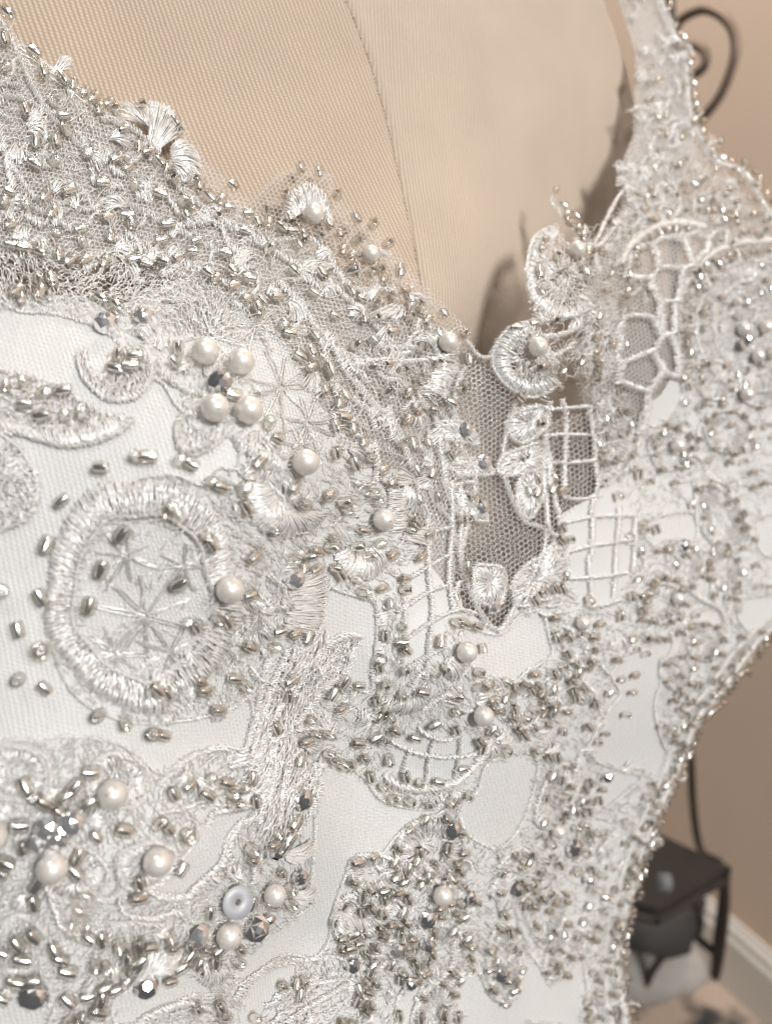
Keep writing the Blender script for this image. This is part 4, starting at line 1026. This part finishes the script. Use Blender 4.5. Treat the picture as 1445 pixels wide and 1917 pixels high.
def frame(x, y, ang, h, endon=False, tilt=0.25, lift=0.0):
    p, n = DRESS.at(np.array([x]), np.array([y]), np.array([h])); p, n = p[0], n[0]
    a = math.radians(ang)
    e, _ = DRESS.at(np.array([x + 3 * math.cos(a)]), np.array([y + 3 * math.sin(a)]), np.array([h]))
    t = e[0] - p; t -= n * (t @ n); t /= np.linalg.norm(t)
    s = np.cross(n, t)
    if endon: X, Z = t, n
    else: X, Z = np.cross(n, t), t
    if lift:
        tc = np.array([0, 0, CAM_H]) - p; Z = Z * (1 - lift) + lift * tc / np.linalg.norm(tc)
    Z = Z + rng.normal(0, tilt, 3) * (0.5 if not endon else 1.0); Z /= np.linalg.norm(Z)
    X = X - Z * (X @ Z); X /= np.linalg.norm(X); Y = np.cross(Z, X)
    R = np.stack([X, Y, Z], 1)
    return p, R, n

T = {}
T[(0, 0)] = "40,105,60;25,255,80;235,430,70;140,650,80;285,595,r;350,680,0;310,820,90;195,830,80;360,760,r;600,615,-20;975,710,60;1000,770,r;650,920,-25;715,975,-25;570,1065,0;750,1080,r;300,940,r;190,960;55,1120;75,1085;380,1110,-20;250,1140;290,1235,-35;60,1300,-20;150,1200;600,1260,0;715,1250,10;735,1300;310,1350,r;445,1335;615,1370;910,1395,0;1105,1400,0;945,1305,0;1030,1170,r;1080,1180,60;900,1125,0;985,1055,r;1090,1050,r;1305,1080,45;1225,1255,r;1375,1345,30;1045,1255;70,1420,0;460,1415;640,650,r;780,620,r;30,420;20,1180;480,900,r"
T[(480, 0)] = "240,975,80;340,1000,80;440,1130,r;150,1130,r;45,1220,r;175,1260,60;135,1320,30;395,1300,60;455,1350,75;545,1265,60;640,1295,r;725,1400,r;225,1405,50;350,1380,r;545,1390,r;60,1440"
T[(960, 0)] = "840,100;885,160;735,395;735,490;735,575;790,465;780,665;830,665;805,770;835,755;795,860;940,760;925,790;905,270;935,495;970,430;980,520;1000,590;1040,690;1135,805;910,940;930,915;865,970;770,962;1115,965;1200,915;1220,965;1270,950;990,1055;930,1050;950,1090;1045,1020;1100,1080;1020,1125;1095,1135;1185,1065;1245,1030;1330,1040;1295,1120;1340,1130;1420,1145;725,1130;755,1125;740,1240;850,1220;930,1200;1060,1190;1095,1190;1190,1230;1225,1250;1285,1225;1320,1205;1345,1210;1375,1300;1390,1240;1305,1305;1345,1330;1430,1350;600,1335;590,1360;705,1395;1120,1360;1185,1370;1250,1325;640,1235;745,1345;215,1090;260,1170;280,1230;325,1225;340,1300;295,1270;370,1335;405,1350;160,1360;140,1410;465,1420;395,1420;640,20;690,20;1140,1180;1170,1210"
T[(0, 480)] = "100,230,-30;225,180,r;230,240;290,175;130,280;570,275,30;655,310,60;645,375,30;800,380,r;675,600,r;770,610,0;660,680;745,660;55,770;160,755;265,810;375,795,0;160,865,-10;255,930,0;380,930,r;485,925;370,840;1005,565,r;985,640,r;1300,820,20;590,1215,0;640,1220,r;780,1155,r;845,1155,0;1015,1170,r;1075,1190,30;1170,1275,r;1225,1300,30;375,1390,-45;1430,1170,-60;1345,1300,r;1350,1400,60;970,1420,r;1300,125,45;1395,165,10;1080,20,0;1265,25,0"
T[(480, 480)] = "70,15,r;200,120,45;350,130,60;515,110,r;625,120,r;675,100,r;785,105,90;510,215,60;570,260,30;300,240,30;100,265,0;20,290,60;735,240,r;840,245,60;885,290,r;650,290,r;420,360,30;580,365,75;640,370,r;835,360,r;940,370,-30;1030,335,45;1160,450,r;740,440,0;630,495,60;525,525,r;300,470,50;130,430,r;165,465,30;280,570,65;345,615,r;380,665,60;900,545,r;1180,590,75;720,620,0;610,645,r;790,665,r;885,700,r;920,705,r;1000,620,r;830,780,-70;865,745,r;1125,760,r;1160,730;700,775,r;720,810;880,880,-30;820,930,-60;970,875,30;1020,835,r;1070,830;350,770,80;465,800,60;440,790,60;410,965,85;500,980,85;405,1110,80;405,1150,r;510,1165,80;785,1060,r;840,1060,75;935,1060,70;870,1210,75;960,1220,-60;165,1285,-70;230,1385,0;270,1388,10;365,1330,-30;620,1330,r;645,1370,r;455,1375,r;470,1420,r;885,1370,80;990,1360,80;80,1050,10;120,1035,10;40,970,r;10,1150;1060,1130;1180,1360;1210,1390"
T[(960, 480)] = "125,115,80;130,215,60;265,115,45;225,30;370,95;520,115,-60;490,205;610,205,-60;580,270;450,335,-80;660,65;650,160;700,215;995,85,r;965,160,r;945,240,r;1040,190;1040,295;1090,135;1135,75;1275,20;935,350;1025,330;945,420;1025,410;940,465;955,550;520,490;595,495;430,460;435,525;430,570;355,585;245,640;430,640;425,690;370,680;230,725;145,780;20,775;10,410;100,390;130,400;200,370;330,445;145,600;170,610;1040,600,70;950,730,75;1020,690,80;925,820;1020,830;1185,695,0;1145,820,-40;1100,880;1190,940,-20;1220,1100,0;1185,1150;1060,1140,-45;935,1170,80;800,1195,0;755,1060,80;740,1260,20;875,1265,0;1310,1205,0;1380,1265,20;1320,1285;1170,1380,45;970,1390;920,1100;840,945;920,930;1020,1020;1330,1060;1385,940;1425,1000;1260,1145;820,960;560,745,80;560,870,60;610,865,30;575,985;440,955;450,1055,80;455,1140;480,1160;60,1320,80;105,1320,-60;205,1240,60;110,1245;195,1300;240,1310;35,1110;125,910;555,1340;640,1110;645,1190;670,1220;1410,180;1440,350;1220,350"
T[(0, 960)] = "285,180,-70;700,115,-50;575,310,-60;35,440,r;245,470,70;120,650,85;505,515,88;245,760,r;120,925,r;100,970,60;265,975,60;960,15,r;1135,120,r;1170,165,60;1395,235,-45;1000,380,-30;1375,450,-20;1035,595,r;1085,625,60;1195,575,r;1250,590,60;1375,740,0;865,980,45;920,1000,60;1105,930,0;1120,980,0;1290,915,0;1345,960,r;1195,1095,0;840,1230,r;895,1240,30;690,1170,r;545,1130,r;500,1160"
T[(480, 960)] = "55,80,r;80,120,30;395,130,-20;300,210,10;380,190,r;260,240,r;220,300;295,315,-40;405,310,r;435,345,45;530,190,r;570,95,20;700,75,-45;655,175,r;600,245,r;630,240,60;735,240,-20;710,250,r;865,60,45;840,100,r;940,120,-40;895,255,-30;530,375,r;570,445,r;605,450,60;680,430,-20;805,375,0;810,440,r;805,475,80;720,515,90;795,640,r;695,685,85;795,725,r;820,765,45;665,810,r;670,855,80;815,870,r;700,940,r;715,975,40;655,1035,85;665,1130,-45;735,1130,r;700,1090;95,650,-25;180,665,-25;255,690,-60;60,740,r;40,780,r;160,930,-45;145,1020,85;100,1010,85;400,1000,-45;460,930,-60;555,955,-10;450,1080,-20;265,1150,r;240,1280,-25;70,1205,80;110,1205,80;300,1245,r;370,1235,r;200,1390,-70;365,1350,r;395,1385,45;450,1415,r;500,1415,60;550,1275,0;580,1365,30;650,1240,-30;765,1205,20;880,1240,0;725,1370,r;745,1395,45;690,1260;800,1000,r;920,985,10;985,890,r;1040,860,r;985,1170,-20;1105,1200,45;1110,1020,r;1105,1100;1215,890,r;1220,970,r;1300,1090,45;1280,1060;1330,1110;1420,1100,85;1415,990,45;1380,950,r;1295,1210,-60;1230,1270,45;1245,1310;1380,1330,r;1145,1420,-10;1010,725,-70;970,720,-70;1240,765,85;1265,765,85;1095,630,r;1135,630,20;1205,650,30;1155,305,85;1155,370,r;1125,40;1170,40"
T[(960, 960)] = "245,90,60;240,150;280,150;700,100,r;770,95,60;690,60;685,215,85;785,215;1235,40;1255,95;1315,150;1280,80;940,240,20;1005,290;1060,275;1065,310;1330,290;665,370,-60;770,375,-30;830,365,10;135,430;200,415,80;245,420,70;265,350;95,485;395,485;375,510;210,580,0;340,670;415,685,20;455,615,-30;630,465,85;575,570,85;690,595,-45;715,490,-60;725,450;800,560;850,605;990,565,r;1095,455,20;1170,465;1220,435;1215,480;1340,410;1415,405,0;905,665,20;830,700,0;735,695,0;785,700;635,695,-60;655,755;710,780,r;215,690,80;550,810,0;655,895,-30;580,920;390,860,10;410,830,45;240,850,r;295,930,45;90,895,-20;70,985,80;130,1000;120,1080;305,985;320,1020;505,995,-60;640,990,-45;430,1050;600,1110,r;490,1215,0;440,1260,r;250,1205;30,1230,60;95,1320,45;170,1350;215,1350;390,1180;190,1100;40,1140;165,1170;1250,685,20;1355,725;1420,710;1225,760;1350,760;1220,810;1275,750;1110,855;1140,915;1200,895;1290,890;1095,770;1045,795;1010,955;1085,930;1130,970;1180,960;870,1035;925,1010;945,1050;975,1045;1095,1005;1135,1020;945,1115;800,1170;865,1190;845,1225;880,1225;880,1265;930,1280;980,1280;895,1325;960,1325;900,1360;930,1170;905,1085;925,195;1000,715;1030,800;905,900"
T[(0, 1437)] = "500,10,0;160,85,60;210,150,r;265,180,30;410,90,-45;370,140,-30;485,190,-40;130,300,0;180,280;440,470,-60;540,370,20;690,345,20;870,310,r;920,340,45;1020,370,r;985,545,-60;770,615,80;765,695,10;945,140;970,175,0;1040,90,-30;1135,150,20;1150,55,r;1240,80;1215,115;1330,110;1270,140;1385,55;1290,200,r;1335,185;1400,180,80;230,620,-60;205,735,-80;205,905,60;120,950,45;30,1000,20;145,1035,0;315,985,45;350,1035,20;385,1110,0;105,1165,0;190,1165,-10;30,1260;385,1270,30;500,920,45;570,930;660,970,r;765,965,80;825,970;700,1035,80;755,1055;535,1070,r;590,1090;690,1130,r;580,1200,-30;640,1215,-30;535,1220,0;490,1250;560,1275;545,1335,20;545,1385;380,1400;450,1390;930,925,r;945,985,0;1035,975;1120,1000,0;1195,1000;1180,1070,80;1315,1000,45;1310,1080,r;1340,1100;985,1090,-45;1080,1080,-60;1030,1040,-60;930,1170,-30;1080,1340,60;1200,1330,45;1230,1390,20;1400,1400,r;1390,500;1380,440;1375,740;1150,795;1190,790;60,500,20;20,560;430,560,60;340,240,60;560,120,r;150,420;100,480"
T[(480, 1437)] = "185,290,-60;215,300,-60;85,350;60,410;150,370,-60;120,420,-60;110,570,80;80,560,80;160,660,r;70,750,0;100,750,80;165,745;460,10;500,5;610,40,60;680,100,r;735,165,r;840,180,r;950,195,r;1070,175,r;1170,135,r;820,30;900,70;1010,55,0;890,460,80;880,510;1055,430,-70;1040,470;1145,465;1110,520;935,600,-75;900,645,-60;1075,605;1130,640;980,530;625,660,r;695,670;760,595;780,600;830,720;780,690;625,770;580,790;555,765;690,795;800,790;740,860,0;680,885;700,930;785,905,-75;855,945;745,1000;650,995;640,1080;605,1030;515,990,20;490,975;565,965;580,1035;870,1085,80;935,1080;855,1000;800,1140;785,1175;875,1185;610,1185;610,1250;560,1230;550,1300;595,1360,45;620,1330;460,1420,0;515,1430;780,1380;650,1200;1075,1145;1020,1200;1175,1115;1180,1055;1190,985;1165,935;1075,745,0;1130,745;1100,800;1100,830;1010,770;115,1220,10;190,1205;225,1220;210,1270;235,1190;1025,1360,-70;1030,1420,80;1000,1355;1400,920,80;1395,900;1410,1000;1440,1020;1325,1080;1380,1190;1430,1240;1440,1190;840,1090;820,1040;900,1140;960,1030"
T[(960, 1437)] = "240,60;290,90;260,150;275,175;400,70;375,110;475,110;455,170;410,180;350,180;390,230,80;355,245;270,255,45;245,285;375,310;325,325;395,355;440,350;475,350;145,290;130,370,60;180,410;410,400;310,480;380,465;395,465;205,485;145,505;230,530,80;60,510;20,530;25,495;125,530;100,600;185,590;180,615;80,630;20,625;55,655;325,565;410,560;135,720;180,690;210,735;270,695;95,765;180,790;210,705;395,765;365,850;205,910;255,920;325,940;240,1010;300,1050;190,1075;220,1090;210,1130;830,25;885,45;845,70;755,80;720,150;775,130;855,130;755,185;780,265;755,295;755,350;690,405;720,415;740,425;605,410;655,375;655,480;710,480;675,515;650,545;515,545;470,590;605,610;610,650;670,640;410,665;490,710;545,670;625,720;630,760;570,745;480,790;605,830;580,900;450,880;580,945;430,950;520,995;580,1005;460,1055;560,1075;500,1120;535,1135;420,1135;605,1150;610,1165;555,1200;605,1215;455,1180;515,1250;530,1270;450,1250;605,1280;390,1300;395,1340;520,1350;610,1355;465,1385;400,1390"
beads = []
for (ox, oy), s in T.items():
    z = 1445 / (485 if ox == 960 else 480)
    for it in s.split(';'):
        f = it.split(','); x, y = ox + float(f[0]) / z, oy + float(f[1]) / z
        if len(f) < 3: a = 'r' if rng.random() < 0.3 else rng.uniform(-90, 90)
        else: a = 'r' if f[2] == 'r' else float(f[2]) + rng.normal(0, 4)
        beads.append((x, y, a))
# strung edging beads along the outer edges of the right cup and strap
def edge_row(pts, step, jit=4):
    for x, y in smooth_line(pts, step=step):
        beads.append((x + rng.normal(0, jit), y + rng.normal(0, jit), rng.uniform(-90, 90)))
edge_row([(1236, 0), (1258, 60), (1284, 100), (1297, 220), (1342, 300), (1398, 322), (1440, 392), (1520, 480)], 17)
edge_row([(1520, 1120), (1440, 1184), (1396, 1236), (1348, 1304), (1308, 1346), (1268, 1446), (1228, 1536), (1198, 1616), (1178, 1696), (1160, 1776), (1166, 1856), (1178, 1917), (1186, 2050)], 10, 3)
edge_row([(1425, 1180), (1376, 1232), (1328, 1300), (1288, 1346), (1246, 1446), (1206, 1536), (1176, 1616), (1155, 1700), (1138, 1776), (1140, 1856), (1150, 1917)], 13, 6)
edge_row(F((1050, 500), (1080, 420), (1150, 370), (1280, 330), (1445, 310)), 13, 2); edge_row(F((715, 440), (740, 350), (800, 290), (880, 230), (1000, 210)), 15, 2)
edge_row(F((1000, 640), (1010, 720), (1010, 830), (990, 930)), 14, 2); edge_row(F((560, 640), (560, 720), (550, 860), (560, 940)), 14, 3)

for k, pts in enumerate(SPRAYS):            # beads sewn along the petal outlines
    if k < 12 or k > 15: edge_row(list(pts) + [pts[0]], 34 if k < 12 else 24, 1.5)
edge_row([(60, 110), (190, 215), (340, 345), (520, 440), (640, 480), (760, 570), (840, 670)], 23, 5)
edge_row([(20, 480), (150, 500), (300, 500), (420, 540), (520, 630), (590, 730), (660, 810), (720, 900)], 27, 5)

PEARLS = [(382, 685), (442, 702), (397, 786), (453, 788), (410, 1093), (545, 866), (579, 420), (684, 490, .85), (825, 649), (697, 969), (854, 1219), (888, 1330), (203, 1477), (279, 1600), (103, 1606), (407, 1735), (3, 1550), (495, 1660, .92), (813, 1663), (993, 651),
    (1376, 619, .95), (1418, 616, .95), (1403, 669, .95), (1431, 664, .95), (1382, 738, .95), (1252, 835, .95), (1253, 1119, .8), (1076, 1163, .8), (1030, 1549, .8), (1066, 480, .9)]
CRYST = [(409, 733, 1), (554, 1495, .95), (505, 1593, .6), (551, 1633, .75), (491, 1713, .6), (837, 1546, 1.1), (787, 1711, 1.1), (791, 1759, .8), (872, 1672, .8), (654, 1797, .8), (758, 1836, .8), (68, 1850, 1.0), (1064, 1582, 1.2), (960, 1660, .8), (1390, 636, 1), (1374, 650, .9), (927, 1815, 1.0), (1127, 1451, .8), (1269, 1020, .9), (266, 1832, .9)]
CLEAR = [(90, 1545, .9), (106, 1560, .9), (80, 1565, .8), (118, 1545, .8), (95, 1575, .8), (130, 1530, 1.0), (362, 1742, 1.0), (730, 1770, .9), (1092, 1640, .9), (912, 1136, .9), (862, 806, .9), (893, 870, .9), (536, 1079, .9), (200, 620, .9), (890, 950, .8), (268, 606, .8)]
SEQ = [(425, 1674, 1), (659, 915, .62), (537, 1037, .62), (158, 1670, .72), (150, 1713, .78), (338, 1560, .6), (320, 962, .66), (82, 1213, .7), (725, 1492, .6)]

def place(name, me, p, R, sc=1.0):
    o = bpy.data.objects.new(name, me); COL.objects.link(o)
    m4 = Matrix([[*(R[i] * sc), p[i] * S] for i in range(3)] + [[0, 0, 0, 1]])
    o.parent = dress; o.matrix_world = m4
    return o
taken = [(p[0], p[1], 26) for p in PEARLS] + [(c[0], c[1], 18) for c in CRYST]
keep = []
for x, y, a in beads:
    D = float(DRESS.depth(x, y)); pr = 1.9 * FPX / D
    if any((x - X) ** 2 + (y - Y) ** 2 < (r_ * 110 / D) ** 2 for X, Y, r_ in taken): continue
    if any((x - b[0]) ** 2 + (y - b[1]) ** 2 < (pr * .62) ** 2 for b in keep): continue
    keep.append((x, y, a, D))
keep.sort(key=lambda b: b[3] + (1000 if not (0 < b[0] < 1445 and 0 < b[1] < 1917) else 0))
restV, rest = [], ([], [])
for i, (x, y, a, D) in enumerate(keep):
    end = a == 'r'
    p, R, n = frame(x, y, rng.uniform(0, 360) if end else a, 1.25 + rng.uniform(0, .35), end, 0.28)
    sc = rng.uniform(0.78, 1.06)
    if i < 300: place("seed_bead", bead_me, p, R, sc)
    else:
        k = len(restV) * len(LITE_V); restV.append(LITE_V @ (R * sc).T + p)
        rest[0].append(LITE_Q[0] + k); rest[1].append(LITE_Q[1] + k)
if restV:
    o = obj("small_seed_beads", np.vstack(restV), [rest[0], rest[1]], [M['glass'], M['silver']], dress); o["kind"] = "stuff"
for it in PEARLS:
    x, y = it[:2]; sc = it[2] if len(it) > 2 else 1.0
    p, R, n = frame(x, y, rng.uniform(0, 360), 1.9 * sc + .5, True, .6); place("pearl", pearl_me, p, R, sc)
for x, y, sc in CRYST:
    p, R, n = frame(x, y, rng.uniform(0, 360), 1.4, True, .3, .5); place("crystal", crystal_me, p, R, sc)
p, R, n = frame(466, 1728, 20, 1.6, True, .1, .6); place("square_crystal", square_me, p, R, 1.0)
for x, y, sc in CLEAR:
    p, R, n = frame(x, y, rng.uniform(0, 360), 1.4, True, .3, .5); place("clear_crystal", clear_me, p, R, sc)
for i, (x, y, sc) in enumerate(SEQ):
    p, R, n = frame(x, y, 0, 2.2, True, .08, .7)
    place("sequin" if i == 0 else "glass_ring", sequin_me if i == 0 else ring_me, p, R, sc if i == 0 else sc * 1.5)
